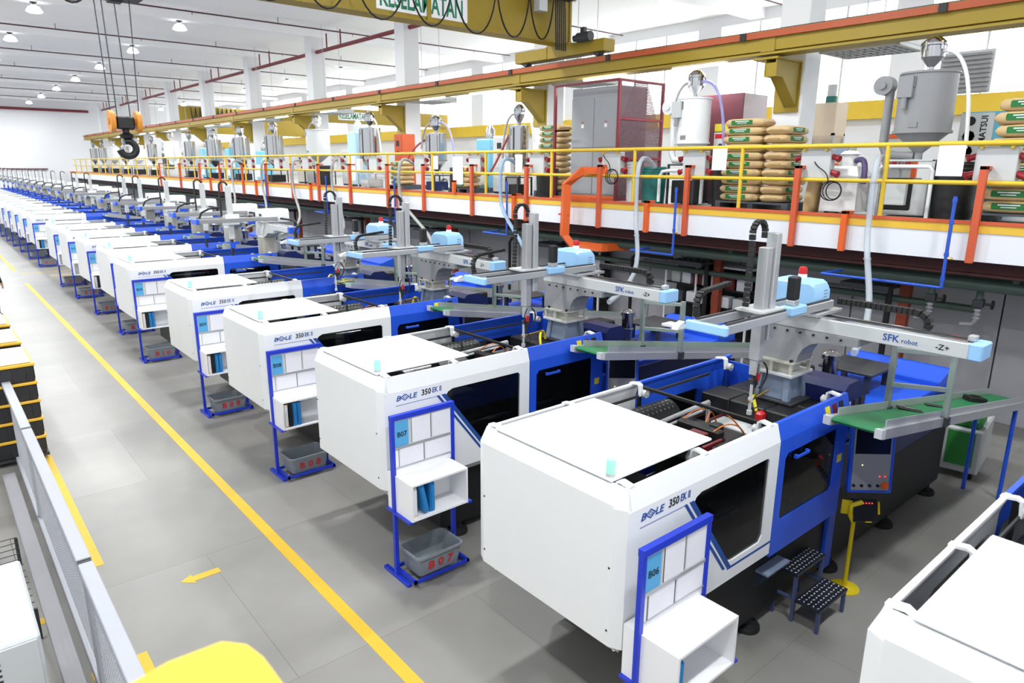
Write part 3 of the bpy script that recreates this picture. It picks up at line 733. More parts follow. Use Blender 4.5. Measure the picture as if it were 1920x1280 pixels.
    g = G(); chain(g, [(3.5, .36, 2.86), (3.5, -.32, 2.86)] + arc((3.5, -.32, 2.79), .07, 90, 0, 1, 'yz')[:0] + [(3.5, -.38, 2.85), (3.5, -.43, 2.82), (3.5, -.45, 2.77), (3.5, -.44, 2.72)], .075, .055, (1, 0, 0))
    g.obj('traverse_cable_chain', RUBBER, t)['kind'] = 'stuff'
    G().box(3.35, 3.56, -.5, .5, 2.69, 2.70).obj('chain_tray', DGREY, t)
    # gripper
    G().box(2.31, 2.375, .48, .555, 2.30, 2.44, .004).obj('wrist', ALU, t)
    G().cyl((2.34, .52, 2.30), (2.34, .52, 2.12), .022, 8).box(2.29, 2.38, .49, .54, 2.20, 2.27, .004).obj('gripper_body', DGREY, t)
    G().cyl((2.29, .50, 2.22), (2.29, .50, 1.98), .014, 8).cyl((2.29, .50, 1.98), (2.29, .50, 1.94), .024, 8).cyl((2.29, .50, 2.10), (2.29, .50, 2.06), .022, 8).obj('suction_cup', LGREY, t)
    G().cyl((2.25, .5, 2.07), (2.62, .52, 2.09), .012, 6).obj('gripper_rod', BRASS, t)
    G().tube(bez((2.31, .46, 2.42), (2.22, .42, 2.38), (2.24, .43, 2.24), (2.3, .47, 2.2)), .007, 6).tube(bez((2.38, .46, 2.42), (2.46, .43, 2.36), (2.44, .44, 2.24), (2.36, .47, 2.18)), .009, 6).tube(bez((2.36, .5, 2.1), (2.42, .46, 2.02), (2.36, .46, 1.98), (2.31, .49, 2.0)), .005, 6).obj('air_tube', RUBBER, t, 60)
    G().box(2.31, 2.34, .455, .48, 2.26, 2.33).obj('valve', RED, t)
    return t
def make_robot_b():
    """beige and white robot of the middle and far machines"""
    t = thing('takeout_robot', 'x', 'robot')
    G().box(3.02, 3.46, .42, .96, 1.846, 1.872, .004).obj('base_plate', DGREY, t)
    G().box(3.08, 3.40, .50, .90, 1.872, 2.42, .02).obj('pedestal', BEIGE, t)
    G().prism([(1.0, 2.42), (1.0, 2.605), (-.1, 2.605), (-.1, 2.54), (.25, 2.52), (.42, 2.42)], 'x', 3.10, 3.40).obj('bracket', LGREY, t)
    b = G().box(3.13, 3.35, -.88, 1.06, 2.605, 2.735, .006).obj('traverse_beam', LGREY, t)
    G().box(3.15, 3.18, -.86, 1.05, 2.735, 2.752).box(3.29, 3.32, -.86, 1.05, 2.735, 2.752).obj('linear_rail', CHROME, b)
    G().box(3.12, 3.36, -1.0, -.88, 2.60, 2.742, .012).obj('end_cap', BLUE, b)
    hd = G().loft([[(x, .40, 2.76), (x, .40, 2.98), (x, .45, 3.06), (x, .90, 3.06), (x, .95, 2.98), (x, .95, 2.76)] for x in (3.1, 3.72)]).obj('hood', WHITE, t)
    G().box(3.095, 3.10, .55, .70, 2.9, 2.95).obj('maker_plate', INK, hd)
    for y in (.40, .66):
        G().box(1.60, 3.42, y - .04, y + .04, 2.80, 2.885, .004).obj('kick_beam', GREY, t)
    G().box(1.54, 1.61, .33, .74, 2.78, 2.90, .012).obj('end_cap', BLUE, t)
    G().box(2.30, 2.41, .46, .58, 2.40, 3.62, .01).obj('vertical_arm', LGREY, t)
    G().box(2.22, 2.52, .38, .46, 2.74, 2.98, .01).obj('arm_carriage', WHITE, t)
    g = G().strip([(2.18, .58, 2.93), (2.18, .58, 3.58)] + arc((2.27, .58, 3.62), .09, 180, 0, 8) + [(2.36, .58, 3.56)], .05, .03, (0, 1, 0)).obj('vertical_cable_chain', RUBBER, t)
    G().strip([(1.72, .72, 2.88), (1.78, .72, 3.02), (1.95, .72, 3.10), (2.2, .72, 3.12)], .055, .035, (0, 1, 0)).obj('kick_cable_chain', RUBBER, t)
    G().strip([(3.5, .36, 2.84), (3.5, -.4, 2.84), (3.5, -.46, 2.80), (3.5, -.46, 2.72)], .06, .04, (1, 0, 0)).obj('traverse_cable_chain', RUBBER, t)
    G().box(2.31, 2.375, .48, .555, 2.12, 2.40, .004).cyl((2.34, .52, 2.12), (2.34, .52, 1.98), .03, 8).obj('gripper_body', DGREY, t)
    G().box(2.28, 2.40, .45, .47, 2.2, 2.34).obj('valve', BLUE, t)
    return t
def make_conveyor(full=True):
    """belt conveyor beside the machine, sloping down to the rear; local origin at the machine's near front corner"""
    t = thing('belt_conveyor', 'x', 'conveyor')
    SL = -.168; Lc = 4.6
    def P(u, v, z): return (2.62 + u, -.29 + v, 2.0 + SL * u + z)
    def bx(u0, u1, v0, v1, z0, z1):
        return G().add([P(u, v, z) for u in (u0, u1) for v in (v0, v1) for z in (z0, z1)], [(0, 1, 3, 2), (4, 6, 7, 5), (0, 4, 5, 1), (2, 3, 7, 6), (0, 2, 6, 4), (1, 5, 7, 3)])
    G().loft([[P(u, v, z) for u, z in [(0.0, -.035), (-.03, -.025), (-.04, -.01), (-.03, .005), (0, .012), (Lc, .012), (Lc + .03, -.01), (Lc, -.035)]] for v in (-.19, .19)]).obj('belt', GREENB, t)
    for v in (-.235, .195):
        bx(.0, Lc, v, v + .04, -.07, .02).obj('side_rail', ALU, t)
        bx(-.06, .02, v - .01, v + .05, -.06, .02).obj('end_bracket', LGREY, t)
        vv = v if v > 0 else v + .03
        bx(.12, Lc, vv, vv + .01, .02, .085).obj('guide_plate', ALU, t)
    bx(.45, Lc - .2, -.19, .19, -.055, -.045).obj('slider_bed', STEEL, t)
    # arch frame standing on the side rails
    FR = mat('anodised_frame', (168, 180, 174), 0.4, 0.5)
    pa, pb_ = (3.86, -.075), (4.10, -.52)
    for x, y in (pa, pb_):
        z0 = 2.0 + SL * (x - 2.62)
        G().box(x - .025, x + .025, y - .025, y + .025, z0 - .02, 2.44).obj('frame_post', FR, t)
        G().box(x - .045, x + .045, y - .04, y + .04, z0 - .06, z0 + .03, .004).obj('frame_bracket', DGREY, t)
    for z in (2.05, 2.40): G().strip([(pa[0], pa[1], z), (pb_[0], pb_[1], z)], .04, .04, (.45, .24, 0)).obj('frame_rail', FR, t)
    G().box(3.28, 3.36, -.1, .12, 1.72, 1.80, .004).obj('support_arm', BLUE, t)
    for u in (4.2,):
        for v in (-.2, .2):
            q = P(u, v, -.06); G().cyl((q[0], q[1], 0), q, .025, 8).obj('leg', FR if u < 3 else BLUE, t, 40)
    return t
ra = rb2 = cv = None
for k in sorted(YN):
    loc = (MX + XO[k], YN[k], 0)
    if k <= 9:
        if ra is None: ra = make_robot_a(); o = ra
        else: o = copy_tree(ra)
        o['label'] = 'grey takeout robot with light blue hood, ' + ordinal(k)
        o['group'] = 'takeout robots with light blue hoods'
    else:
        if rb2 is None: rb2 = make_robot_b(); o = rb2
        else: o = copy_tree(rb2)
        o['label'] = 'white takeout robot with blue end caps, ' + ordinal(k).replace('over the B10 machine', 'at the B10 machine')
        o['group'] = 'white takeout robots'
    o.location = loc
    sh = {8: -.22, 9: -1.15, 11: -.5, 12: -.15, 14: -.6}.get(k, 0)      # how far each robot has travelled along its beam
    for ch in o.children:
        if sh and ch.name.split('.')[0] not in ('base_plate', 'pedestal', 'adapter_plate', 'riser_block', 'bolt', 'bracket', 'traverse_beam', 'chain_tray', 'traverse_cable_chain'): ch.location.y += sh
    if k >= 6:
        if cv is None: cv = make_conveyor(); o = cv
        else: o = copy_tree(cv)
        o.location = loc
        o['label'] = ('sloping green belt conveyor, ' if k <= 9 else 'sloping narrow belt conveyor, ') + ordinal(k).replace('nearest one, over', 'beside').replace('over', 'beside')
        o['group'] = 'belt conveyors under the robots'
# moulded parts lying on the nearest conveyor
for n, (u, v, l, wd, rz, lb) in enumerate([(4.05, -.22, .24, .07, -.9, 'black moulded strip on the green belt, nearest the belt end'), (3.75, -.44, .34, .04, 0, 'thin black moulded strip along the near edge of the belt'),
                                         (4.75, -.22, .2, .05, -.75, 'small grey moulded lever lying on the green belt'), (6.0, -.25, .22, .14, -.6, 'black moulded block on the belt beyond the frame post')]):
    o = thing('moulded_part', lb, 'moulded part', (MX + u, YN[6] + v, 2.013 - .168 * (u - 2.62)), 0)
    o.rotation_euler = (0, .166, rz)
    G().box(-l / 2, l / 2, -wd / 2, wd / 2, 0, .02 if n != 3 else .06, .006).obj('body', BLACK if n != 2 else DGREY, o)
    G().box(-l / 4, l / 6, -wd / 5, wd / 5, .02 if n != 3 else .06, .03 if n != 3 else .075, .003).obj('boss', STEEL if n in (0, 2) else BLACK, o)

# ================================================================== floor things by the nearest machine
def step_stool(loc):
    t = thing('step_stool', 'dark blue two-step stool with chequer plate treads beside the nearest machine', 'step stool', loc)
    SB = mat('slate_blue_paint', (74, 86, 124), 0.45, var=0.05)
    CH = mat('chequer_plate', (60, 66, 78), 0.3, 0.7)
    for z, y0, y1, nm in ((.50, -.04, .19, 'u'), (.25, -.28, -.04, 'l')):
        tr = G().box(2.45, 3.0, y0, y1, z - .03, z, .004).obj('tread', CH, t)
        g = G()
        for i in range(11):
            for j in range(5):
                if (i + j) % 2 == 0 or True:
                    x = 2.48 + .049 * i; y = y0 + .03 + (y1 - y0 - .06) * j / 4; s = 1 if (i + j) % 2 else -1
                    g.add([(x - .016, y - .006 * s, z), (x, y - .008, z + .002), (x + .016, y + .006 * s, z), (x, y + .008, z + .002)], [(0, 1, 2, 3)])
        g.obj('chequer_studs', mat('bright_steel', (225, 228, 232), 0.35, 0.2), tr)['kind'] = 'stuff'
        for x in (2.46, 2.96):
            for y in ((y0 + .005, y1 - .03) if nm == 'u' else (y0 + .005,)):
                G().box(x, x + .03, y, y + .03, 0, z - .03).obj('leg', SB, t)
    for x in (2.465, 2.965): G().box(x, x + .02, -.03, .17, .22, .245).obj('side_rail', SB, t)
    return t
step_stool((MX, YN[6], 0))
t = thing('monitor_stand', 'yellow pedestal with a black control box and red lights by the machine', 'stand', (MX + 3.38, YN[6] - .1, 0))
CY = mat('safety_yellow', (214, 188, 20), 0.45)
G().lathe([(0, 0), (.14, 0), (.14, .012), (.05, .02), (.03, .03), (0, .03)], n=20).obj('base', CY, t, 40)
G().cyl((0, 0, .02), (0, 0, .74), .02, 12).obj('pole', CY, t, 40)
G().tube([(0, 0, .73), (-.05, .02, .82), (-.05, .02, .92), (.04, -.04, .95)], .024, 8).obj('bracket', CY, t, 60)
G().box(-.16, -.02, -.012, 0, -.05, .10, .004).obj('guard_plate', CY, t, None, (.04, -.02, .85), (0, 0, math.radians(-60)))
b = G().box(-.11, .13, -.02, .05, -.10, .12, .012).obj('control_box', BLACK, t, None, (.06, -.06, .85), (math.radians(-18), 0, math.radians(-42)))
for j in range(6): G().cyl((-.07 + .028 * j, -.02, .085), (-.07 + .028 * j, -.024, .085), .006, 8).obj('status_light', REDL if j else mat('green_led', (90, 255, 120), .4, emit=3.0), b)
G().box(.125, .14, -.03, .05, -.02, .1).box(.0, .06, -.03, -.02, -.1, -.09).obj('edge_trim', CY, b)
# green and white mould temperature unit on the floor under the conveyor
t = thing('temperature_unit', 'green and white mould temperature unit on the floor under the conveyor', 'machine', (10.45, 2.75, 0), math.radians(8))
G().box(-.2, .75, -.28, .28, .1, .72, .02).obj('cabinet', LGREY, t)
G().box(-.212, -.2, -.2, .12, .2, .68, .004).obj('front_panel', GREENM, t)
G().box(-.15, .3, -.24, .24, .72, .86, .04).obj('pump_cover', GREENM, t)
G().cyl((.1, -.1, .86), (.1, -.1, 1.0), .06, 12).cyl((.3, .1, .86), (.3, .1, .96), .09, 12).obj('pump', DGREY, t, 40)
for x in (-.1, .65):
    for y in (-.2, .2): G().cyl((x, y - .02, .05), (x, y + .02, .05), .05, 12).obj('caster', RUBBER, t, 40)
for k, (y, lb) in enumerate([(6.0, 'behind the B06 machine'), (9.2, 'behind the B07 machine'), (12.5, 'behind the B08 machine')]):
    t = thing('display_cabinet', 'open display cabinet with white frame and shelves at the grey wall, ' + lb, 'cabinet', (12.6, y - 1.0 if k else y + 1.4, 0))
    G().box(0, .04, 0, .04, 0, 2.1).box(0, .04, 1.26, 1.3, 0, 2.1).box(0, .45, 0, 1.3, 2.06, 2.1).obj('frame', WHITE, t)
    G().box(.4, .44, .04, 1.26, .2, 2.06).obj('back_panel', BLACK, t)
    for z in (.8, 1.2, 1.6): G().box(0.02, .42, .04, 1.26, z, z + .03).obj('shelf', BLACK, t)
    for j, m in enumerate((PAPER, DRED, PAPER, LGREY)): G().box(.06, .3, .1 + .28 * j, .32 + .28 * j, 1.63, 1.9).obj('picture_panel', m, t)
    for j, m in enumerate((LGREY, PAPER, STEEL)): G().box(.06, .3, .12 + .36 * j, .38 + .36 * j, 1.23, 1.45).obj('box_panel', m, t)
# loose controller boxes standing on the injection decks
for k in (6, 7, 8, 9):
    t = thing('heater_controller', 'black heater controller box with red digits behind the robot, ' + ordinal(k).replace('nearest one, over', 'on'), 'controller', (MX + 4.1, YN[k] + .45, 1.5))
    G().box(0, .34, 0, .3, 0, .2, .01).obj('case', BLACK, t)
    for j in range(2): G().box(-.004, 0, .06 + .1 * j, .13 + .1 * j, .10, .14).obj('digit_display', REDL, t)
    G().tube([(.02, .02, .2), (.02, .02, .25), (.02, .28, .25), (.02, .28, .2)], .008, 6).obj('handle', DGREY, t, 60)

# ================================================================== mezzanine: guard rail and what hangs on it
RX = 11.24
t = thing('guard_rail', 'long yellow tubular guard rail along the mezzanine edge', 'railing', (RX, 0, 3.354))
G().cyl((0, -8, 1.09), (0, 74, 1.09), .036, 10).obj('top_rail', YELLOW, t, 40)
G().cyl((0, -8, .56), (0, 74, .56), .033, 10).obj('mid_rail', YELLOW, t, 40)
p0 = None
for k in range(-4, 29):
    y = 4.52 + 2.44 * k
    if p0 is None: p0 = G().cyl((0, 0, 0), (0, 0, 1.09), .034, 10).obj('post', YELLOW, t, 40); o = p0
    else: o = p0.copy(); C.objects.link(o); o.parent = t
    o.location = (0, y, 0)
# orange channels hanging over the slab edge
def channel(y, z1, z0, n):
    o = thing('cable_channel', 'x', 'cable channel', (11.13, y, z0), 0, 'orange cable channels on the slab edge')
    h = z1 - z0
    G().box(-.03, .05, -.045, .045, 0, h, .004).obj('channel', ORANGE if h < 1 else ORANGE2, o)
    G().box(-.03, .22, -.045, .045, h - .05, h, .004).obj('elbow', ORANGE if h < 1 else ORANGE2, o)
    o['label'] = n
    return o
ys = [3.2, 5.85, 8.02, 10.25, 12.6, 14.75, 17.05, 19.05, 21.5, 23.9, 26.2, 28.8, 31.5, 34.5, 37.5, 41, 45]
nm = ['rightmost tall orange cable channel hanging over the slab edge', 'tall orange channel right of the sack stack over the slab edge', 'tall orange channel in front of the white hopper', 'tall orange channel right of the bent orange duct', 'tall orange channel left of the bent orange duct']
for k, y in enumerate(ys): channel(y, 4.14, 2.82, nm[k] if k < len(nm) else 'tall orange cable channel over the slab edge further down the hall')
for k, y in enumerate([5.0, 8.95, 13.05, 18.6, 24.6, 30.0, 36.0]):
    channel(y, 3.45, 2.82, ['short orange channel on the slab edge below the white chiller', 'short orange channel on the slab edge below the teal barrel', 'short orange channel on the slab edge left of the mesh cage'][k] if k < 3 else 'short orange channel on the slab edge further down the hall')
channel(15.55, 3.72, 3.36, 'short wide orange channel standing behind the guard rail')
# bent orange duct
t = thing('cable_duct', 'large bent orange cable duct dropping from the mezzanine beside the cage', 'cable duct', (0, 0, 0))
G().strip([(11.9, 9.95, 4.02), (11.35, 10.3, 4.02), (11.0, 10.62, 4.02), (10.92, 11.02, 3.72), (10.92, 11.05, 2.62), (11.0, 10.9, 2.42), (11.35, 10.35, 2.38), (12.8, 9.9, 2.38)], .26, .16, (.5, .8, 0)).obj('duct', ORANGE, t)
G().box(10.86, 10.90, 10.9, 11.2, 3.05, 3.09).obj('strap', ORANGE2, t)
# socket boxes on the rail
sb0 = None
SBN = [(3.13, 'rightmost grey socket box on the guard rail, front of the sacks'), (5.66, 'grey socket box on the rail right of the tall sack stack'), (8.02, 'grey socket box on the rail in front of the white hopper'), (10.1, 'grey socket box on the rail in front of the mesh cage'),
       (12.43, 'grey socket box on the rail left of the mesh cage'), (14.85, 'grey socket box on the rail between two chrome hoppers')] + [(y, 'grey socket box on the guard rail further down the hall') for y in (17.5, 20.2, 22.7, 25.3, 28.0, 31.0, 34.0, 37.5, 41.0)]
for y, lb in SBN:
    o = thing('socket_box', lb, 'socket box', (11.30, y, 3.94), 0, 'socket boxes on the guard rail')
    if sb0 is None:
        sb0 = [G().box(0, .16, -.25, .25, 0, .46, .01).obj('box', LGREY, o), G().box(-.05, .0, -.2, -.16, .43, .50).obj('rail_hook', YELLOW, o), G().box(-.05, 0, .16, .2, .43, .5).obj('rail_hook', YELLOW, o)]
        for z in (.1, .34):
            for s in (-1, 1): sb0.append(G().cyl((.08, s * .25, z), (.06, s * .34, z - .03), .045, 12).cyl((.06, s * .34, z - .03), (.055, s * .37, z - .04), .055, 12).obj('red_socket', mat('socket_red', (150, 26, 40), .4), o, 40))
    else:
        for q in sb0:
            d = q.copy(); C.objects.link(d); d.parent = o
for y, z, wd, h, lb in [(7.4, 4.05, .30, .38, 'white notice sheet on the rail right of the white hopper'), (3.65, 4.0, .34, .42, 'white notice sheet on the rail below the big grey hopper'), (12.95, 3.95, .26, .42, 'white notice sheet on the rail below a chrome hopper'), (15.45, 3.62, .46, .72, 'tall white cabinet door behind the rail between chrome hoppers'), (16.5, 4.0, .24, .36, 'white notice sheet on the rail by the red hosed hopper')]:
    tag(G().box(11.20, 11.208, y - wd / 2, y + wd / 2, z, z + h).obj('notice_sheet', PAPER), lb, 'notice')

# ------------------------------------------------------------------ hopper dryers
DZ = 3.354
def loader(t, x, y, z, r=.13, m=CHROME):
    r *= 1.2
    b = G().lathe([(0, z), (.05, z), (.05, z + .06), (r, z + .2), (r, z + .36), (r * 1.1, z + .37), (r * 1.1, z + .40), (r * .75, z + .46), (r * .45, z + .5), (0, z + .52)], (x, y), 18).obj('vacuum_loader', m, t, 35)
    for a in range(5):
        q = math.radians(72 * a + 20); G().box(x + r * 1.05 * math.cos(q) - .012, x + r * 1.05 * math.cos(q) + .012, y + r * 1.05 * math.sin(q) - .012, y + r * 1.05 * math.sin(q) + .012, z + .30, z + .42).obj('clamp', STEEL, b)
def hopper(y, x=12.3, r=.22, zc=4.35, zt=5.15, m=CHROME, label='', sq=False, blower=False, base='dark', hoses=()):
    t = thing('hopper_dryer', label, 'hopper', (x, y, DZ), 0, 'hopper dryers on the mezzanine')
    Z = lambda z: z - DZ
    n = 20
    G().lathe([(.06, Z(zc) - .42), (.06, Z(zc) - .32), (r, Z(zc)), (r, Z(zt)), (r * 1.05, Z(zt)), (r * 1.05, Z(zt) + .03), (0, Z(zt) + .06)], n=n).obj('hopper_body', m, t, 30)
    G().lathe([(r * 1.06, Z(zc) - .02), (r * 1.06, Z(zc) + .02), (r * .99, Z(zc) + .02), (r * .99, Z(zc) - .02)], n=n).obj('flange', STEEL if m is CHROME else m, t, 30)
    G().box(-r * 1.02, -r * .9, -.06, .06, Z(zc) + .06, Z(zc) + .14).box(-r * 1.03, -r * .95, r * .1, r * .3, Z(zt) - .2, Z(zt) - .05).obj('latch', STEEL, t)
    loader(t, 0, 0, Z(zt) + .05, .11 if r < .3 else .14)
    if blower:
        b = G().cyl((-.12, r + .24, Z(zt) - .12), (.08, r + .24, Z(zt) - .12), .15, 18).cyl((-.16, r + .24, Z(zt) - .12), (-.12, r + .24, Z(zt) - .12), .06, 12).obj('blower', m, t, 40)
        G().cyl((0, r + .16, Z(zt) - .2), (0, r + .16, Z(zc) - .2), .07, 12).tube([(0, r + .16, Z(zc) - .2), (0, r + .1, Z(zc) - .34), (0, .06, Z(zc) - .36)], .07, 10).obj('air_pipe', m, b, 40)
        G().box(-r - .05, -r + .1, .06, .28, Z(zt) - .36, Z(zt) - .04, .008).obj('control_box', GREY if m is GREY else LGREY, t)
        G().cyl((-r - .02, .17, Z(zt) - .52), (-r - .02, .17, Z(zt) - .36), .045, 10).obj('thermostat', GREY, t, 40)
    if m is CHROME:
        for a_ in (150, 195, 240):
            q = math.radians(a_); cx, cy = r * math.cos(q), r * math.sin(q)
            G().cyl((cx, cy, Z(zc) + .02), (cx, cy, Z(zt) - .02), .022, 8).obj('reflection_band', STEEL if a_ != 195 else DGREY, t, 40)  # added vertical rods standing in for dark reflection bands on the chrome
        G().box(-r - .16, -r - .03, -.14, .1, Z(zc) - .34, Z(zc) + .06, .008).obj('control_box', WHITE, t)
        G().cyl((-.05, r + .12, Z(zc) + .1), (-.05, r + .12, Z(zt) - .25), .09, 12).obj('filter_canister', LGREY, t, 40)
    # stand
    h = Z(zc) - .42
    fm = LGREY if base == 'white' else DGREY
    for sx in (-1, 1):
        for sy in (-1, 1): G().box(sx * r * .95 - .02, sx * r * .95 + .02, sy * r * .95 - .02, sy * r * .95 + .02, 0, h).obj('leg', fm, t)
    G().box(-r, r, -r, r, h - .03, h, .004).obj('top_plate', fm, t)
    G().box(-r * .8, r * .8, -r * .8, r * .8, 0.02, h * .6, .02).obj('dryer_unit', {'white': LGREY, 'dark': BLACK, 'navy': NAVY, 'grey': GREY}[base], t)
    for (hm, pts) in hoses:
        G().tube(bez(*pts, n=14), .03, 8).obj('hose', hm, t, 60)
    return t
def hs(z, dy1, z1, hm, dx=0.0):   # hose from the loader sideways and down
    return (hm, ((0, 0, z - DZ + .30), (dx - .05, dy1 * .6, z - DZ + .42), (dx - .1, dy1, z - DZ + .2), (dx - .1, dy1 * 1.1, z1 - DZ)))
hopper(4.5, 12.35, .40, 4.66, 5.52, GREY, 'big grey hopper dryer with side blower, nearest on the mezzanine', blower=True, base='white', hoses=[hs(5.52, -.62, 4.4, HOSEW)])
hopper(8.8, 12.3, .33, 4.58, 5.42, WHITE, 'white hopper dryer with chrome loader beside the maroon cabinet', blower=True, base='dark', hoses=[hs(5.42, -.75, 4.3, HOSEP), hs(5.42, .4, 5.1, HOSEG)])
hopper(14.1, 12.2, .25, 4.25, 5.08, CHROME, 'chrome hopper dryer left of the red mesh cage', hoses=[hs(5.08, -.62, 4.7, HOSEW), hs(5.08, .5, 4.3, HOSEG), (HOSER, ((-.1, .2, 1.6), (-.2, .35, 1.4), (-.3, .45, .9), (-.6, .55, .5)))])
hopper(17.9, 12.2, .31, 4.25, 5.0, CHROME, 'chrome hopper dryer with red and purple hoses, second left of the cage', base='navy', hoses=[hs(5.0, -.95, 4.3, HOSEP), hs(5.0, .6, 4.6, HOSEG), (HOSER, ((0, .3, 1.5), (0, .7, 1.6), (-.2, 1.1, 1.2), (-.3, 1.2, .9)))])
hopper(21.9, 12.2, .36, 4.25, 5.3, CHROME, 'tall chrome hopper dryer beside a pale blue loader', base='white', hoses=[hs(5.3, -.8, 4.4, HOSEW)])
hopper(26.4, 12.4, .46, 4.5, 5.4, LGREY, 'wide light grey hopper dryer in the middle of the mezzanine', base='grey', hoses=[hs(5.4, .8, 4.4, HOSEG)])
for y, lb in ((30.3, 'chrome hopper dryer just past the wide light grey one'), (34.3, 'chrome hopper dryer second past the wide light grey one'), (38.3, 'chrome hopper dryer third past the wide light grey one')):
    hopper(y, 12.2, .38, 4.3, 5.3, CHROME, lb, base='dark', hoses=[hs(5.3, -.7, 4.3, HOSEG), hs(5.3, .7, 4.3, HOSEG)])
hopper(46.5, 12.3, .42, 4.5, 5.4, WHITE, 'white hopper dryer far down the mezzanine near the crane hook', base='white', blower=True, hoses=[hs(5.4, -.9, 4.3, HOSEG)])
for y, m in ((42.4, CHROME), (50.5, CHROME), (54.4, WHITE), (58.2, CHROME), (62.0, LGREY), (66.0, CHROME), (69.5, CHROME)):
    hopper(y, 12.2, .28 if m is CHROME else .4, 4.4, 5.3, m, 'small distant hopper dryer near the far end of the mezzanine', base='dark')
# pale blue and white loader columns standing between the hoppers
for y, m, h, lb in ((23.3, mat('pale_blue_plastic', (176, 214, 236), .4), 1.9, 'pale blue plastic covered loader column beside the tall chrome hopper'), (32.3, SKYB, 1.35, 'sky blue dryer cabinet between two chrome hoppers'), (36.4, SKYB, 1.5, 'sky blue dryer cabinet beside the second chrome hopper past the grey one'), (40.4, SKYB, 1.6, 'sky blue dryer cabinet farthest down the mezzanine'), (16.3, SKYB, 1.5, 'sky blue dryer cabinet behind the chrome hoppers')):
    t = thing('dryer_cabinet', lb, 'cabinet', (12.5 if y != 16.3 else 13.0, y, DZ))
    G().box(-.3, .3, -.3, .3, .06, h, .03).obj('body', m, t)
    G().box(-.31, -.3, -.24, .24, .2, h * .55, .004).obj('door', WHITE, t)
    G().box(-.25, .25, -.25, .25, 0, .06).obj('plinth', BLACK, t)
    G().lathe([(.14, h), (.14, h + .25), (.05, h + .4), (0, h + .42)], n=14).obj('filter_cap', m if y == 23.3 else STEEL, t, 35)
for y, x, h, wd, m, lb in ((20.5, 12.7, 1.75, .5, mat('rust_orange_paint', (186, 82, 44), .5), 'rust orange cabinet right of the tall chrome hopper'), (24.7, 12.9, 1.3, .6, LGREY, 'light grey control cabinet left of the pale blue loader column'), (28.3, 12.7, 1.2, .7, BEIGE, 'beige control cabinet just past the wide light grey hopper'), (15.2, 12.7, 1.55, .6, LGREY, 'light grey control cabinet between the two nearest chrome hoppers'), (44.4, 12.6, 1.6, .7, LGREY, 'light grey control cabinet far down the mezzanine'), (48.6, 12.6, 1.4, .7, DGREY, 'dark grey control cabinet far down the mezzanine')):
    t = thing('control_cabinet', lb, 'cabinet', (x, y, DZ))
    G().box(-.25, .25, -wd / 2, wd / 2, .05, h, .012).obj('body', m, t)
    G().box(-.262, -.25, -wd / 2 + .03, wd / 2 - .03, h * .45, h - .05, .004).obj('door', m, t)
    G().box(-.27, -.262, -.08, .1, h * .78, h * .88).obj('display', SCREEN, t)
    for j in range(3): G().cyl((-.262, -.1 + .08 * j, h * .68), (-.275, -.1 + .08 * j, h * .68), .02, 8).obj('knob', RED if j == 0 else BLACK, t)
    G().box(-.23, .23, -wd / 2 + .02, wd / 2 - .02, 0, .05).obj('plinth', BLACK, t)
# ------------------------------------------------------------------ electrical cabinet inside a red mesh cage
t = thing('mesh_cage', 'red steel cage with wire mesh around the grey electrical cabinet', 'cage', (11.95, 10.5, DZ))
cw, cd_, ch = 2.0, 1.5, 2.6
for x in (0, cd_):
    for y in (0, cw): G().box(x, x + .06, y, y + .06, 0, ch).obj('post', MAROON, t)
for z in (0.0, .9, 1.75, ch - .05):
    G().box(.06, cd_, 0, .05, z, z + .05).obj('rail', MAROON, t)
    if z in (0.0, ch - .05): G().box(0, .05, .06, cw, z, z + .05).obj('rail', MAROON if z else ORANGE, t)
    G().box(.0, .05, cw - .45, cw, 1.55, 1.58).obj('rail', MAROON, t)
g = G(); n = 44
for i in range(n * 2):
    u = i / n * cd_
    for s in (-1, 1):
        # diamond mesh wires
        x0, z0 = u - cd_ * .5 * 1.0, 0.0
        L = ch
        x1 = x0 + s * L * .5
        a, b = (x0, z0), (x1, L)
        # clip to the panel
        t0, t1 = 0.0, 1.0
        dx = b[0] - a[0]
        lo, hi = (0 - a[0]) / dx, (cd_ - a[0]) / dx
        lo, hi = min(lo, hi), max(lo, hi); t0, t1 = max(t0, lo), min(t1, hi)
        if t1 > t0 + .01:
            g.strip([(a[0] + dx * t0, .025, L * t0), (a[0] + dx * t1, .025, L * t1)], .009, .009, (0, 1, 0))
g.obj('wire_mesh', mat('mesh_wire', (112, 84, 92), .5), t)['kind'] = 'stuff'
t = thing('electrical_cabinet', 'tall grey double-door electrical cabinet inside the red mesh cage', 'cabinet', (12.2, 10.75, DZ))
CABG = mat('cabinet_mid_grey', (150, 153, 158), .5, var=.03)
G().box(.02, 1.0, 0, 1.45, .08, 2.5, .01).obj('body', CABG, t)
for y0 in (.01, .735):
    G().box(0, .025, y0, y0 + .705, 1.18, 2.28, .004).obj('upper_door', CABG, t)
    G().box(0, .025, y0, y0 + .705, .12, 1.155, .004).obj('lower_door', CABG, t)
    G().box(-.004, 0, y0 + .3, y0 + .38, 1.62, 1.70).obj('warning_label', PAPER, t)
    G().box(-.004, 0, y0 + .3, y0 + .38, 1.72, 1.76).obj('warning_label', mat('label_red', (170, 110, 110), .6), t)
G().box(0, 1.0, 0, 1.45, 0, .08).obj('plinth', ORANGE, t)
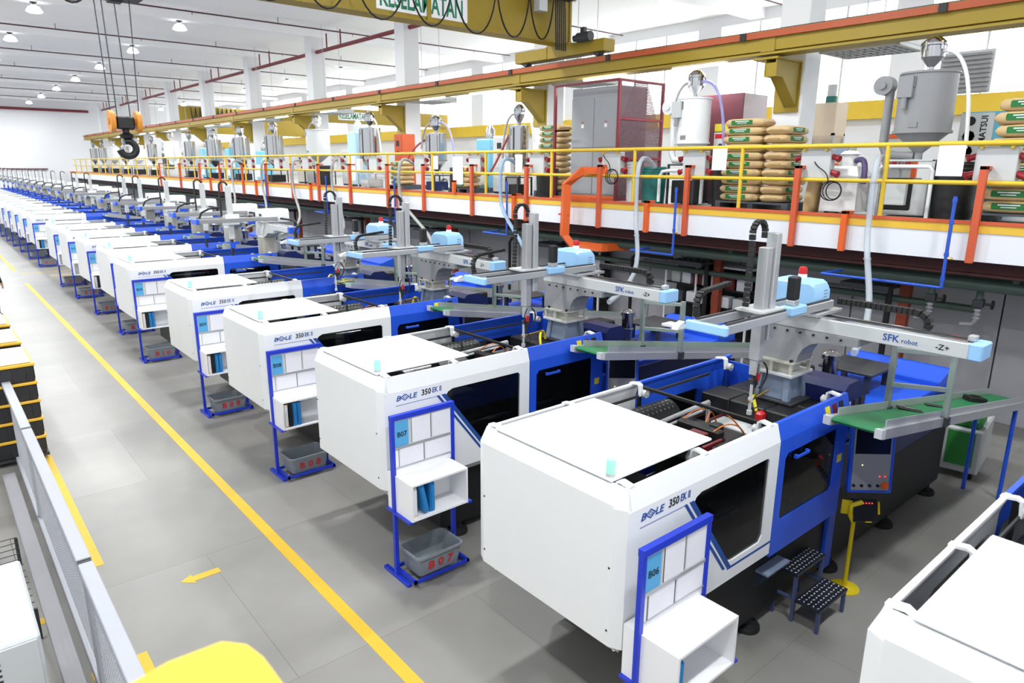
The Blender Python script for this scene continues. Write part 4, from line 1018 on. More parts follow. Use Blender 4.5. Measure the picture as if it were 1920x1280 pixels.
# maroon cabinet, wall notice
t = thing('maroon_cabinet', 'maroon steel cabinet behind the white hopper with a warning notice', 'cabinet', (12.95, 8.1, DZ))
G().box(.02, .9, 0, 1.05, .06, 2.2, .01).obj('body', mat('cabinet_side_pink', (206, 196, 202), .5), t)
G().box(0, .03, 0, 1.05, .06, 2.2, .006).obj('door', mat('dark_maroon', (92, 42, 52), .5, var=.1), t)
G().box(.02, .88, .02, 1.03, 0, .06).obj('plinth', BLACK, t)
G().box(-.006, 0, .3, .62, .95, 1.45).obj('warning_notice', LGREY, t)
G().box(-.008, -.006, .32, .60, 1.33, 1.42).obj('notice_header', RED, t)
G().box(-.006, 0, .3, .62, 1.47, 1.62).obj('yellow_notice', mat('olive_yellow', (196, 186, 40), .5), t)
G().lathe([(0, 0), (.06, 0), (.06, .004), (0, .004)], n=16).obj('notice_symbol', DGREY, t, None, (-.008, .46, 1.17), (0, H2, 0))
# moulding room chiller with lettering
t = thing('chiller_unit', 'grey and blue chiller cabinet lettered MATSUI behind the sacks', 'machine', (12.95, 3.42, DZ))
G().box(.02, .8, 0, .75, 0, 1.62, .01).obj('body', mat('matsui_blue', (96, 178, 206), .45), t)
G().box(0, .02, .28, .75, .1, 1.6, .004).obj('front_panel', LGREY, t)
o = text('brand_lettering', 'MATSUI', .125, INK, t, (-.002, .37, 1.13), (0, -H2, -math.pi / 2 * 0), 1.0, bold=.003)
o.rotation_euler = (H2, 0, -H2); o.rotation_mode = 'QUATERNION'
o.rotation_quaternion = Matrix(((0, 0, -1), (0, -1, 0), (-1, 0, 0))).inverted().to_quaternion() if False else Matrix(((0, 0, -1), (0, 1, 0), (1, 0, 0))).to_quaternion()
for z, rd in ((1.48, .07), (1.25, .09), (1.02, .09)):
    G().cyl((0, .60, z), (-.006, .60, z), rd, 8 if z < 1.4 else 18).obj('round_panel', BLACK if z > 1.4 else LGREY, t)
    if z < 1.4: G().lathe([(rd, -.008), (rd, 0), (rd - .008, 0), (rd - .008, -.008)], n=8).obj('round_outline', DGREY, t, None, (-.004, .60, z), (0, H2, 0)); G().cyl((-.006, .60, z), (-.012, .60, z), .015, 8).obj('round_knob', INK, t)
# more units between the rail and the columns
t = thing('vacuum_chiller', 'white plastic loader unit with purple hose behind the rail', 'machine', (11.85, 5.35, DZ))
G().loft([[(-.28, -.3, .05), (.3, -.3, .05), (.3, .3, .05), (-.28, .3, .05)], [(-.26, -.28, .62), (.28, -.28, .62), (.28, .28, .62), (-.26, .28, .62)], [(-.16, -.2, .78), (.2, -.2, .78), (.2, .2, .78), (-.16, .2, .78)]]).obj('body', mat('plastic_wrap_white', (214, 212, 212), .35, var=.08, scale=12, bump=.6), t)
G().lathe([(.12, .78), (.12, .95), (.16, .97), (.1, 1.02), (0, 1.03)], n=16).obj('filter_head', HOSEW, t, 35)
G().tube(bez((-.05, -.12, .86), (-.1, -.3, .95), (-.2, -.35, .8), (-.2, -.35, .5)), .045, 10).obj('outlet_elbow', mat('purple_plastic', (78, 66, 110), .4), t, 50)
for s in (-.2, .2): G().cyl((-.2, s - .02, .05), (-.2, s + .02, .05), .05, 12).obj('caster', RUBBER, t, 40)
t = thing('controller_pedestal', 'beige controller pedestal with sloped screen left of the loader unit', 'controller', (12.3, 5.75, DZ))
G().prism([(-.2, 0), (-.2, .95), (.1, 1.15), (.2, 1.15), (.2, 0)], 'y', -.2, .2).obj('body', BEIGE, t)
G().add([(-.19, -.17, .965), (-.19, .17, .965), (.08, .17, 1.145), (.08, -.17, 1.145), (-.195, -.17, .97), (-.195, .17, .97), (.075, .17, 1.15), (.075, -.17, 1.15)], [(0, 1, 2, 3), (4, 5, 6, 7), (0, 1, 5, 4), (1, 2, 6, 5), (2, 3, 7, 6), (3, 0, 4, 7)]).obj('screen', BGREY, t)
G().box(-.204, -.2, -.1, .1, .8, .83).obj('label_strip', ORANGE, t)
def drum(x, y, r, h, m, label, lid=None):
    t = thing('plastic_drum', label, 'drum', (x, y, DZ))
    G().lathe([(0, 0), (r * .9, 0), (r, h * .9), (r * .96, h), (0, h)], n=20).obj('body', m, t, 35)
    for z in (.86, .93): G().lathe([(r * 1.0, h * z), (r * 1.04, h * z + .01), (r * 1.0, h * z + .03)], n=20).obj('rib', m, t, 35)
    if lid: G().lathe([(r * 1.03, h), (r * 1.03, h + .04), (0, h + .05)], n=20).obj('lid', lid, t, 35)
drum(12.15, 3.85, .3, .85, BLACK, 'black plastic drum beside the legs of the big grey hopper')
drum(12.0, 7.75, .26, .8, BLACK, 'black plastic drum left of the tall sack stack', LGREY)
drum(11.95, 9.45, .26, .75, TEAL, 'teal plastic drum behind the rail right of the cage')
drum(11.75, 9.85, .14, .85, LGREY, 'light grey loader cylinder beside the teal drum')
drum(12.1, 12.9, .28, .7, BLACK, 'black plastic drum left of the cage')
drum(12.1, 16.6, .28, .7, BLACK, 'black plastic drum between the chrome hoppers')
drum(12.0, 25.2, .28, .7, BLACK, 'black plastic drum right of the wide grey hopper')
t = thing('tube_support', 'white tubular frame with black dryer behind the rail', 'frame', (11.9, 4.5, DZ))
G().tube([(0, -.4, 0), (0, -.4, .72), (0, -.35, .78), (0, .35, .78), (0, .4, .72), (0, .4, 0)], .03, 8).obj('front_loop', WHITE, t, 60)
G().box(.1, .5, -.1, .35, .1, .6, .02).obj('dryer_box', BLACK, t)
G().box(-.005, .1, -.05, .3, .18, .58, .01).obj('dryer_face', LGREY, t)
t = thing('tube_guard', 'white bent tube guard under the white hopper', 'guard', (11.75, 8.6, DZ))
G().tube([(0, .55, .05), (0, .55, .55), (0, .48, .66), (0, .3, .68), (0, -.3, .68), (0, -.42, .62), (0, -.48, .5), (0, -.48, .05)], .035, 8).obj('loop', WHITE, t, 60)
# beige hopper and a yellow crane of the next bay seen behind
t = thing('beige_hopper', 'beige square hopper standing further back behind the column', 'hopper', (16.0, 7.8, DZ))
G().loft([[(-.1, -.1, 1.0), (.1, -.1, 1.0), (.1, .1, 1.0), (-.1, .1, 1.0)], [(-.27, -.27, 1.45), (.27, -.27, 1.45), (.27, .27, 1.45), (-.27, .27, 1.45)], [(-.27, -.27, 2.15), (.27, -.27, 2.15), (.27, .27, 2.15), (-.27, .27, 2.15)]]).obj('body', mat('cream_beige', (226, 208, 182), .5), t)
for sx in (-.24, .24):
    for sy in (-.24, .24): G().box(sx - .03, sx + .03, sy - .03, sy + .03, 0, 1.5).obj('leg', LGREY, t)
G().cyl((0, 0, 2.15), (0, 0, 2.55), .1, 12).obj('loader', LGREY, t, 40)
G().cyl((0, 0, 2.15), (0, 0, 2.3), .12, 12).obj('loader_collar', TEAL, t, 40)
for k, (y, lb) in enumerate(((8.5, 'left'), (6.6, 'middle'), (4.6, 'right'))):
    t = thing('filter_press', 'orange framed red-handled unit in the bay behind, %s one of three' % lb, 'machine', (17.0, y, DZ))
    G().holed([(-.4, 0), (.4, 0), (.4, 1.5), (-.4, 1.5)], [(-.3, .1), (.3, .1), (.3, 1.4), (-.3, 1.4)], 'x', 0, .08).obj('frame', ORANGE, t)
    G().box(.02, .06, -.3, .3, .1, 1.4).obj('panel', LGREY, t)
    for j in range(4): G().box(-.06, .0, -.28 + .15 * j, -.18 + .15 * j, .75, .9, .01).obj('red_handle', RED, t)
# ------------------------------------------------------------------ sacks of granulate
def sack_mesh(L, W, Hh, seed):
    rn = random.Random(seed); g = G(); rings = []
    prof = [(-.5, .16, .80), (-.475, .5, .92), (-.43, .9, .98), (-.3, 1.02, 1.0), (0, 1.06, 1.02), (.3, 1.02, 1.0), (.43, .9, .98), (.475, .5, .92), (.5, .16, .80)]
    for u, hh, ww in prof:
        r = []
        for k in range(14):
            a = 2 * math.pi * k / 14; c, s_ = math.cos(a), math.sin(a)
            yy = math.copysign(abs(c) ** .55, c) * W / 2 * ww; zz = math.copysign(abs(s_) ** .55, s_) * Hh / 2 * hh
            r.append((u * L + rn.uniform(-.006, .006), yy + rn.uniform(-.006, .006), zz + Hh / 2 + rn.uniform(-.005, .005)))
        rings.append(r)
    return g.loft(rings)
SK = {}
def sack(x, y, z, rz, seed, label, grp):
    t = thing('granulate_sack', label, 'sack', (x, y, z), rz, grp)
    seed %= 4
    if seed not in SK:
        a = sack_mesh(.80, .46, .15, seed).obj('bag', SACK, t, 60)
        b = G().loft([[(u, -.236, zz) for u, zz in [(-.24, .045), (-.25, .06), (-.25, .105), (-.24, .12), (.16, .12), (.17, .105), (.17, .06), (.16, .045)]], [(u, -.224, zz) for u, zz in [(-.24, .045), (-.25, .06), (-.25, .105), (-.24, .12), (.16, .12), (.17, .105), (.17, .06), (.16, .045)]]]).obj('green_print', SACKG, t)
        c = G().box(-.17, .10, -.239, -.236, .092, .106).box(-.13, .06, -.239, -.236, .066, .076).obj('print_lines', PAPER, t)
        d = G().box(-.41, -.385, -.12, .12, .07, .09).box(.385, .41, -.12, .12, .07, .09).obj('stitched_end', mat('sack_end', (176, 150, 110), .8), t)
        SK[seed] = (a, b, c, d)
    else:
        for q in SK[seed]:
            o = q.copy(); C.objects.link(o); o.parent = t
    return t
def pallet(x0, x1, y0, y1, lb):
    t = thing('pallet', lb, 'pallet', (x0, y0, DZ))
    PM = mat('dark_pallet_plastic', (70, 74, 82), .6)
    for j in range(7):
        u = (x1 - x0) * j / 7; G().box(u, u + (x1 - x0) / 7 - .03, 0, y1 - y0, .11, .14).obj('deck_board', PM, t)
    for y in (0, (y1 - y0) / 2 - .05, y1 - y0 - .1): G().box(0, x1 - x0, y, y + .1, 0, .11).obj('runner', PM, t)
def stack(x, y, n, place, cols=2, dz=.146):
    """x: front face; y: centre; the long side of the front sacks looks at the hall (-X)"""
    names = {0: 'bottom'}
    for k in range(n):
        z = DZ + .142 + k * dz
        lv = 'topmost layer' if k == n - 1 else 'bottom layer' if k == 0 else 'layer %s from bottom' % ['', 'two', 'three', 'four', 'five', 'six', 'seven', 'eight', 'nine', 'ten', 'eleven'][k]
        sh = rnd.uniform(-.03, .03)
        a_ = sack(x + .235, y + .33 + sh, z, -H2 + rnd.uniform(-.03, .03), rnd.randrange(4), 'kraft granulate sack with green print, %s, %s' % (place, lv), 'sacks stacked on the mezzanine')
        if cols > 1 and k < n - (1 if n > 6 else 0):
            b_ = sack(x + .40 + rnd.uniform(-.02, .02), y - .34 + sh, z, rnd.uniform(-.05, .05), rnd.randrange(4), 'kraft granulate sack lying end-on, %s, %s' % (place, lv), 'sacks stacked on the mezzanine')
            b_.scale = (1, 1, dz / .146)
        a_.scale = (1, 1, dz / .146)
stack(11.62, 6.92, 10, 'tall stack')
pallet(11.55, 12.6, 6.2, 7.65, 'dark plastic pallet under the tall sack stack')
stack(11.62, 2.60, 9, 'right edge stack', 2, .172)
pallet(11.55, 12.6, 2.0, 3.38, 'dark plastic pallet under the sack stack at the right edge')
stack(12.3, 12.75, 11, 'stack left of the cage', 1)
pallet(12.2, 13.1, 12.5, 13.5, 'dark plastic pallet under the sacks left of the cage')
stack(11.85, 15.9, 4, 'low stack by the chrome hoppers', 1)
pallet(11.75, 12.7, 15.7, 16.7, 'dark plastic pallet under the low sack stack by the chrome hoppers')
stack(11.85, 19.4, 5, 'low stack beside the red hose', 1)
pallet(11.75, 12.7, 19.2, 20.2, 'dark plastic pallet under the low sack stack beside the red hose')
# one sack leaning upright beside the tall stack
t = sack(11.68, 5.72, DZ + .38, 0, 1, 'kraft sack standing upright right of the tall stack', 'sacks stacked on the mezzanine')
t.rotation_euler = (0, H2 * .93, H2)
# ------------------------------------------------------------------ hoses and pipes over the edge
def hose(name, pts, r, m, lb, rings=0):
    t = thing(name, lb, 'hose' if 'hose' in name else 'pipe', pts[0], 0, 'material hoses over the slab edge')
    o = Vector(pts[0]); Q = [tuple(Vector(p) - o) for p in pts]
    G().tube(Q, r, 10).obj('tube', m, t, 60)
    for j in range(rings):
        k = 1 + j * max(1, (len(Q) - 2) // max(1, rings)); p = Vector(Q[min(k, len(Q) - 2)])
        G().cyl(p - Vector((0, 0, .012)), p + Vector((0, 0, .012)), r * 1.25, 10).obj('clamp', ALU, t)
    return t
def drop(y, xm, ym, lb, m=HOSE, r=.045):
    return hose('material_hose', bez((11.7, y + .1, 4.1), (11.1, y, 4.5), (11.0, y, 4.2), (11.03, y - .02, 3.4), 8) + bez((11.03, y - .02, 3.4), (11.0, y, 2.6), (10.2, ym + .4, 2.2), (xm, ym, 1.9), 10)[1:], r, m, lb, 3)
drop(4.6, 8.5, 3.5, 'clear material hose dropping from the white loader to the nearest machine')
drop(9.15, 8.6, 7.6, 'clear material hose dropping beside the teal drum', HOSE)
drop(13.45, 8.6, 10.2, 'pale blue material hose dropping in front of the chrome hopper', mat('pale_blue_hose', (150, 184, 214), .3, alpha=.7))
drop(18.2, 8.6, 13.5, 'grey material hose dropping in front of the red hosed hopper', HOSEG)
for k, y in enumerate((22.6, 25.9, 29.0, 32.5)): drop(y, 8.8, y - 4, 'grey material hose dropping over the slab edge further down the hall', HOSEG)
def bluepipe(y, ye, lb):
    t = thing('water_pipe', lb, 'pipe', (11.0, y, 2.45), 0, 'blue water pipes under the mezzanine')
    G().cyl((0, 0, 0), (0, 0, 1.28), .024, 10).obj('riser', BPIPE, t, 40)
    G().cyl((0, 0, 0), (0, ye - y, 0), .022, 10).obj('run', BPIPE, t, 40)
    G().cyl((0, ye - y, 0), (.5, ye - y - .1, .02), .022, 10).obj('branch', BPIPE, t, 40)
    for z in (.1, .45, .9, 1.2): G().cyl((0, 0, z), (0, 0, z + .05), .032, 10).obj('coupling', BPIPE, t, 40)
    G().cyl((0, -.02, .42), (0, -.08, .42), .02, 8).obj('tap', BRASS, t)
bluepipe(3.45, 5.2, 'bright blue water pipe with elbow hanging under the mezzanine, rightmost')
bluepipe(8.15, 9.2, 'blue water pipe with elbow hanging right of the orange duct')
bluepipe(13.15, 14.1, 'blue water pipe with elbow hanging below a chrome hopper')
for y in (18.4, 23.0, 28.5): bluepipe(y, y + 1.0, 'blue water pipe hanging under the mezzanine further down the hall')
# ------------------------------------------------------------------ services under the mezzanine
t = thing('green_header_pipe', 'long dark green header pipe running under the mezzanine', 'pipe', (11.75, 0, 2.44))
G().cyl((0, -6, 0), (0, 60, 0), .085, 12).obj('pipe', GREENP, t, 40)
for k in range(14): G().box(-.04, .04, -1.9 + 4.6 * k, -1.82 + 4.6 * k, .08, .4).obj('hanger', GREENP, t)
t = thing('green_branch_pipe', 'lower dark green pipe along the grey wall', 'pipe', (12.5, 0, 1.95))
G().cyl((0, 3.4, 0), (0, 12, 0), .06, 12).obj('pipe', GREENP, t, 40)
for k, y in enumerate((3.85, 3.2)):
    t = thing('valve_drop', 'dark valve with round handwheel below the green pipe, ' + ('left one' if k == 0 else 'right one'), 'valve', (11.9, y, 2.36))
    G().cyl((0, 0, 0), (0, 0, -.14), .045, 10).obj('stub', GREENP, t, 40)
    G().box(-.07, .07, -.07, .07, -.28, -.14, .02).obj('valve_body', DGREY, t)
    G().cyl((0, -.07, -.21), (0, -.18, -.21), .018, 8).cyl((0, -.17, -.21), (0, -.19, -.21), .07, 14).obj('handwheel', BLACK, t, 40)
    G().tube([(0, 0, -.28), (0, 0, -.46), (.0, .04, -.54), (0, .2, -.56)], .035, 10).obj('bend', GREY, t, 50)
    for z in (-.3, -.36, -.42): G().cyl((0, 0, z), (0, 0, z - .02), .05, 12).obj('ring_clamp', ALU, t)
for k, y in enumerate((4.45, 8.1, 12.4, 17.5, 23.0, 29.0, 35.0)):
    t = thing('steel_support', 'red-brown steel support with black pipe under the mezzanine, ' + ('rightmost one' if k == 0 else 'second one from the right' if k == 1 else 'third one from the right' if k == 2 else 'further down the hall'), 'support', (12.55, y, 0), 0, 'steel supports under the mezzanine')
    G().box(-.07, .07, -.08, .08, 0, 2.4).box(-.1, .1, -.12, .12, 2.4, 2.46).obj('column', mat('rust_red_steel', (140, 58, 34), .6, var=.15), t)
    G().cyl((-.1, .22, 0), (-.1, .22, 2.36), .05, 10).obj('pipe', BLACK, t, 40)
    b = G().box(-.5, .1, .1, .9, 2.14, 2.2).box(-.5, -.44, .1, 1.6, 2.1, 2.14).obj('cable_tray', DGREY, t)
    for j in range(4): G().cyl((-.3, .25 + .16 * j, 2.2), (-.3, .25 + .16 * j, 2.42), .008, 6).obj('tray_rod', DGREY, b)
    if k > 0: G().tube([(-.4, .9, 2.2), (-.4, 1.9, 2.2), (-.4, 2.0, 2.1), (-.4, 2.0, .4)], .04, 8).obj('drop_pipe', BLACK, t, 50)

# loose cables looped on the rail
for k, (y, z, lb) in enumerate(((5.25, 3.75, 'black power cable coiled on the rail left of the loader unit'), (9.9, 3.9, 'black power cable looped below the socket box by the cage'), (16.0, 3.6, 'black power cable looped on the rail between chrome hoppers'))):
    t = thing('power_cable', lb, 'cable', (11.18, y, z))
    for j, r in enumerate((.12, .15, .17)):
        G().tube([(-.01 * j, .02 * j + r * math.cos(a_ * math.pi / 9), r * math.sin(a_ * math.pi / 9) * (1.1 - .1 * j)) for a_ in range(19)], .009, 6).obj('coil', RUBBER, t, 60)
    G().tube(bez((0, .1, .1), (.02, .12, .35), (.05, .3, .3), (.12, .42, .45)), .009, 6).obj('lead', RUBBER, t, 60)

# ================================================================== overhead crane
CY0 = 13.0
t = thing('overhead_crane', 'yellow overhead travelling crane girder lettered KESELAMATAN', 'crane', (0, CY0, 0))
G().box(-7, 12.72, -.22, .22, 6.95, 6.99).box(-7, 12.72, -.22, .22, 7.95, 7.99).box(-7, 12.72, -.17, -.14, 6.99, 7.95).box(-7, 12.72, .14, .17, 6.99, 7.95).box(12.66, 12.72, -.2, .2, 6.95, 7.97).obj('girder', CRANEY, t)
et = G().box(12.42, 12.80, -1.55, -.35, 6.66, 6.93, .01).box(12.42, 12.80, .35, 1.55, 6.66, 6.93, .01).box(12.44, 12.78, -.4, .4, 6.66, 6.97, .01).obj('end_carriage', CRANEY, t)
for y in (-1.25, 1.25): G().cyl((12.5, y, 6.66), (12.68, y, 6.66), .085, 16).obj('wheel', DGREY, et, 40)
G().cyl((12.3, -.85, 6.99), (12.3, -1.25, 6.99), .11, 14).cyl((12.3, -.72, 6.99), (12.3, -.85, 6.99), .07, 12).box(12.25, 12.35, -1.08, -.95, 7.08, 7.2, .01).obj('drive_motor', DGREY, et, 40)
sg = G().box(7.4, 9.6, -.182, -.17, 7.06, 7.55).obj('sign_board', WHITE2, t)
text('sign_lettering', 'KESELAMATAN', .50, SIGNG, sg, (7.46, -.185, 7.13), FACE_NY, .60, bold=.012)
G().box(8.56, 8.66, -.21, -.19, 6.99, 7.6).obj('hanging_strap', CRANEY, sg)
tr = G().box(-7, 12.6, -.45, -.41, 7.86, 7.93).obj('festoon_track', ALU, t)
xs = [4.6, 5.7, 6.75, 7.95, 9.05, 10.2, 11.15, 11.9]
for i in range(len(xs) - 1):
    a, b = xs[i], xs[i + 1]; d = min(1.15, .75 + .25 * (b - a))
    for off in (0, .03): G().tube(bez((a, -.43, 7.86), (a + .12, -.43 - off, 7.86 - d * 1.33), (b - .12, -.43 - off, 7.86 - d * 1.33), (b, -.43, 7.86), 14), .014, 6).obj('festoon_cable', RUBBER, tr, 60)
for i in range(6): G().tube(bez((11.95 + .06 * i, -.43, 7.86), (11.97 + .06 * i, -.45, 7.2), (11.97 + .06 * i, -.45, 6.9), (12.0 + .06 * i, -.43, 6.75), 8), .016, 6).obj('festoon_cable', RUBBER, tr, 60)
G().box(11.35, 11.6, -.55, -.35, 7.5, 7.85, .01).obj('junction_box', LGREY, t)
G().box(11.7, 12.5, -.6, -.3, 7.86, 7.98, .01).obj('cable_arm', BLACK, t)
for x in (11.75, 11.95): G().lathe([(.04, 7.98), (.04, 8.03), (0, 8.04)], (x, -.45), 10).obj('red_lamp', RED, t, 40)
# hoist trolley with hook block on the same girder
t = thing('hoist_trolley', 'black hoist trolley with cable loops at the top edge of the photo', 'hoist', (2.85, CY0, 6.6))
G().box(-.45, .4, -.25, .25, .0, .3, .03).obj('frame', BLACK, t)
G().cyl((-.3, 0, .35), (.3, 0, .35), .22, 18).obj('drum', DGREY, t, 40)
G().tube(arc((-.62, -.2, .0), .17, 0, 360, 16), .016, 6).tube(arc((-.62, -.17, .02), .15, 0, 360, 16), .014, 6).obj('cable_loop', RUBBER, t, 60)
G().box(-.1, .1, -.1, .1, -.06, 0, .01).obj('rope_guard', BLACK, t)
t = thing('crane_hook', 'orange and black crane hook block hanging on four steel ropes', 'hook', (2.78, CY0, 4.28))
for x0, x1 in ((-.22, -.19), (-.12, -.1), (.06, .09), (.28, .22)): G().cyl((x1 if abs(x1) < .3 else x1, 0, .55), (x0, 0, 2.38), .0085, 6).obj('wire_rope', DGREY, t)
for x in (-.19, .19): G().cyl((x - .035, 0, .48), (x + .035, 0, .48), .17, 20).cyl((x - .05, 0, .48), (x + .05, 0, .48), .05, 12).obj('sheave', mat('hook_orange', (216, 140, 40), .5), t, 40)
G().box(-.13, .13, -.08, .08, .36, .56, .02).cyl((0, 0, .24), (0, 0, .38), .05, 12).obj('block', BLACK, t)
hook = arc((0, 0, .06), .12, 110, -170, 16)
G().tube(hook, .055, 10).obj('hook', BLACK, t, 60)
G().lathe([(.09, .22), (.11, .27), (.06, .31), (0, .31)][::1], n=14).obj('swivel', BLACK, t, 40)
# second runway and crane in the bay behind
t = thing('rear_crane', 'yellow crane girder of the next bay with small lettered sign', 'crane', (0, 33.5, 0))
G().box(13.95, 23.5, -.2, .2, 6.155, 6.85).obj('girder', CRANEY, t)
sg = G().box(16.8, 18.6, -.215, -.2, 6.3, 6.7).obj('sign_board', WHITE2, t)
text('sign_lettering', 'KESELAMATAN', .42, SIGNG, sg, (16.85, -.22, 6.37), FACE_NY, .55, bold=.008)
t = thing('rear_crane', 'yellow crane girder with hanging cable loops seen between far columns', 'crane', (0, 52.0, 0))
G().box(13.95, 23.5, -.2, .2, 6.155, 7.9).obj('girder', CRANEY, t)
for i in range(10): G().tube(bez((15.2 + .3 * i, -.3, 7.85), (15.25 + .3 * i, -.3, 6.6), (15.4 + .3 * i, -.3, 6.6), (15.5 + .3 * i, -.3, 7.85), 8), .03, 6).obj('festoon_cable', RUBBER, t, 60)
t = thing('louvre_shutter', 'grey louvred shutter in the window above the big hopper', 'shutter', (23.2, 6.95, 6.18))
for j in range(9): G().box(0, .1, 0, 1.25, .05 + .12 * j, .11 + .12 * j).obj('slat', GREY, t)
G().box(.1, .14, -.05, 1.3, 0, 1.15).obj('frame', LGREY, t)
# ================================================================== floor markings
def mark(name, g, lb): return tag(g.obj(name, TAPE), lb, 'floor marking')
mark('floor_line', G().box(2.44, 2.56, -4, 29.3, 0, .003), 'long yellow walkway line on the floor along the machine row')
mark('floor_line', G().box(2.46, 2.58, 33.0, 74, 0, .003), 'yellow walkway line continuing along the far machine block')
mark('floor_line', G().box(.80, .92, 7.7, 15.0, 0, .003), 'yellow floor line beside the mesh fence and crates')
mark('floor_line', G().box(.80, .92, 3.0, 5.95, 0, .003).box(.5, .80, 5.83, 5.95, 0, .003), 'yellow corner marking on the floor near the bottom of the fence')
mark('floor_line', G().box(-.1, .32, 6.95, 7.06, 0, .003), 'short yellow floor strip left of the mesh fence')
mark('floor_line', G().box(3.4, 4.4, 30.7, 30.85, 0, .003).box(2.6, 4.6, 32.0, 32.1, 0, .003), 'pale floor lines crossing the wide gap in the row')
mark('floor_arrow', G().prism([(1.44, 6.84), (1.56, 6.92), (1.56, 6.875), (1.82, 6.875), (1.82, 6.775), (1.56, 6.775), (1.56, 6.73)], 'z', 0, .003), 'yellow arrow on the floor pointing to the fence')
# ================================================================== wire mesh fence on the left
FW = mat('fence_white', (176, 178, 186), .5, var=.04)
t = thing('mesh_fence', 'low white wire mesh fence panels along the left side of the walkway', 'fence', (.545, 0, 0))
segs = [(2.2, 5.55), (5.62, 9.05), (9.12, 12.05)]
for y0, y1 in segs:
    pn = G().box(-.05, .05, y0, y1, 1.15, 1.21, .006).obj('top_rail', FW, t)
    G().box(-.04, .04, y0, y1, .04, .12, .006).obj('bottom_rail', FW, t)
    for y in (y0, y1 - .05): G().box(-.025, .025, y, y + .05, 0, 1.15).obj('post', FW, t)
    g = G(); n = int((y1 - y0) / .05)
    for i in range(1, n): g.box(-.003, .003, y0 + i * .05 - .0025, y0 + i * .05 + .0025, .12, 1.15)
    for j in range(1, 21): g.box(-.003, .003, y0, y1, .12 + j * .05 - .0025, .12 + j * .05 + .0025)
    g.obj('wire_mesh', FW, t)['kind'] = 'stuff'
for y in (5.585, 9.085): G().box(-.045, .045, y - .034, y + .034, 1.14, 1.20).obj('joint', DGREY, t)
G().box(-.24, -.10, 2.2, 10.8, .0, .08, .006).obj('kerb_rail', mat('kerb_grey', (158, 157, 162), .6, var=.06), t)
# grey cabinet in the bottom left corner
t = thing('grey_cabinet', 'pale grey machine cabinet with vent slots at the bottom left corner', 'cabinet', (-1.2, 4.95, 0))
G().box(0, 1.38, 0, 1.15, .05, 1.12, .015).obj('body', mat('cabinet_grey', (196, 200, 204), .45, var=.05, scale=4), t)
G().box(.02, 1.36, -.012, 0, .1, .72, .004).obj('lower_door', LGREY, t)
G().box(.02, 1.36, -.012, 0, .75, 1.1, .004).obj('upper_door', LGREY, t)
for j in range(6): G().box(.85, 1.15, -.016, -.012, .80 + .04 * j, .815 + .04 * j).obj('vent_slot', DGREY, t)
G().box(.05, 1.33, .05, 1.1, 0, .05).obj('plinth', BLACK, t)
t = thing('wire_rack', 'wire mesh floor rack beyond the grey cabinet', 'rack', (-1.2, 6.6, 0))
g = G()
for i in range(13): g.box(0, 1.45, .12 + i * .13, .126 + i * .13, .3, .306)
for i in range(12): g.box(.02 + i * .125, .026 + i * .125, .12, 1.7, .3, .306)
g.obj('wire_deck', DGREY, t)['kind'] = 'stuff'
for x in (0, 1.43):
    for y in (.12, 1.66): G().box(x, x + .03, y, y + .03, 0, .3).obj('leg', DGREY, t)
# crates with yellow lids stacked on dollies
CR = mat('black_crate_plastic', (44, 44, 46), .35, var=.15, scale=6)
LID = mat('yellow_crate_rim', (236, 186, 62), .45)
TOPW = mat('white_wrap_sheet', (236, 232, 226), .5, var=.04, scale=5, bump=.3)
c0 = None
for s, (y, n, nm, top) in enumerate([(11.25, 5, 'nearest', 1), (12.75, 5, 'second', 1), (14.3, 5, 'third', 1)]):
    d = thing('crate_dolly', 'low dolly under the %s stack of black crates on the left' % nm, 'dolly', (-.25, y, 0))
    G().box(0, 1.15, 0, 1.05, .06, .10).obj('deck', DGREY, d)
    for x in (.08, 1.07):
        for yy in (.08, .97): G().cyl((x, yy - .02, .03), (x, yy + .02, .03), .03, 10).obj('wheel', RUBBER, d, 40)
    for k in range(n):
        lv = 'top' if k == n - 1 else 'bottom' if k == 0 else ['', 'second', 'third', 'fourth'][k]
        o = thing('plastic_crate', 'black crate with yellow rim, %s of the %s stack on the left' % (lv, nm), 'crate', (-.25, y, .10 + k * .265), 0, 'black crates stacked on the left')
        if c0 is None:
            a = G().box(.02, 1.13, .02, 1.03, 0, .225, .012).obj('body', CR, o)
            b = G().box(0, 1.15, 0, 1.05, .225, .262, .006).obj('rim', LID, o)
            rib = G()
            cs = [a, b]
            for j in range(7): cs.append(G().box(.08 + .16 * j, .11 + .16 * j, .008, .02, .02, .21).obj('rib', CR, o))
            for j in range(6): cs.append(G().box(1.13, 1.142, .1 + .16 * j, .13 + .16 * j, .02, .21).obj('rib', CR, o))
            c0 = cs
        else:
            for q in c0:
                e = q.copy(); C.objects.link(e); e.parent = o
    zt = .10 + n * .265
    o = tag(G().box(-.22, .86, y + .04, y + 1.0, zt, zt + .035, .01).obj('cover_sheet', TOPW), 'white wrapped cover sheet on top of the %s stack of crates' % nm, 'sheet')
    if s == 1: tag(G().box(-.1, .5, y + .3, y + .8, zt + .036, zt + .07, .006).obj('cardboard_sheet', mat('pale_cardboard', (226, 206, 160), .7)), 'pale cardboard sheet lying on the second stack of crates', 'cardboard')
# yellow guard plate right below the camera
t = thing('guard_plate', 'blurred yellow guard post corner close to the camera at the bottom', 'guard post', (.2, .9, 0))
G().loft([[(x, y, z) for x, y in [(-.08, -.35), (.13, -.35), (.125, .12), (.115, .17), (.085, .205), (.0, .21), (-.08, .19)]] for z in (3.22, 3.3)]).obj('cap_plate', mat('bright_guard_yellow', (232, 196, 40), .5), t)
G().box(-.05, .07, -.2, .1, 0, 3.22, .01).obj('post', YELLOW, t)
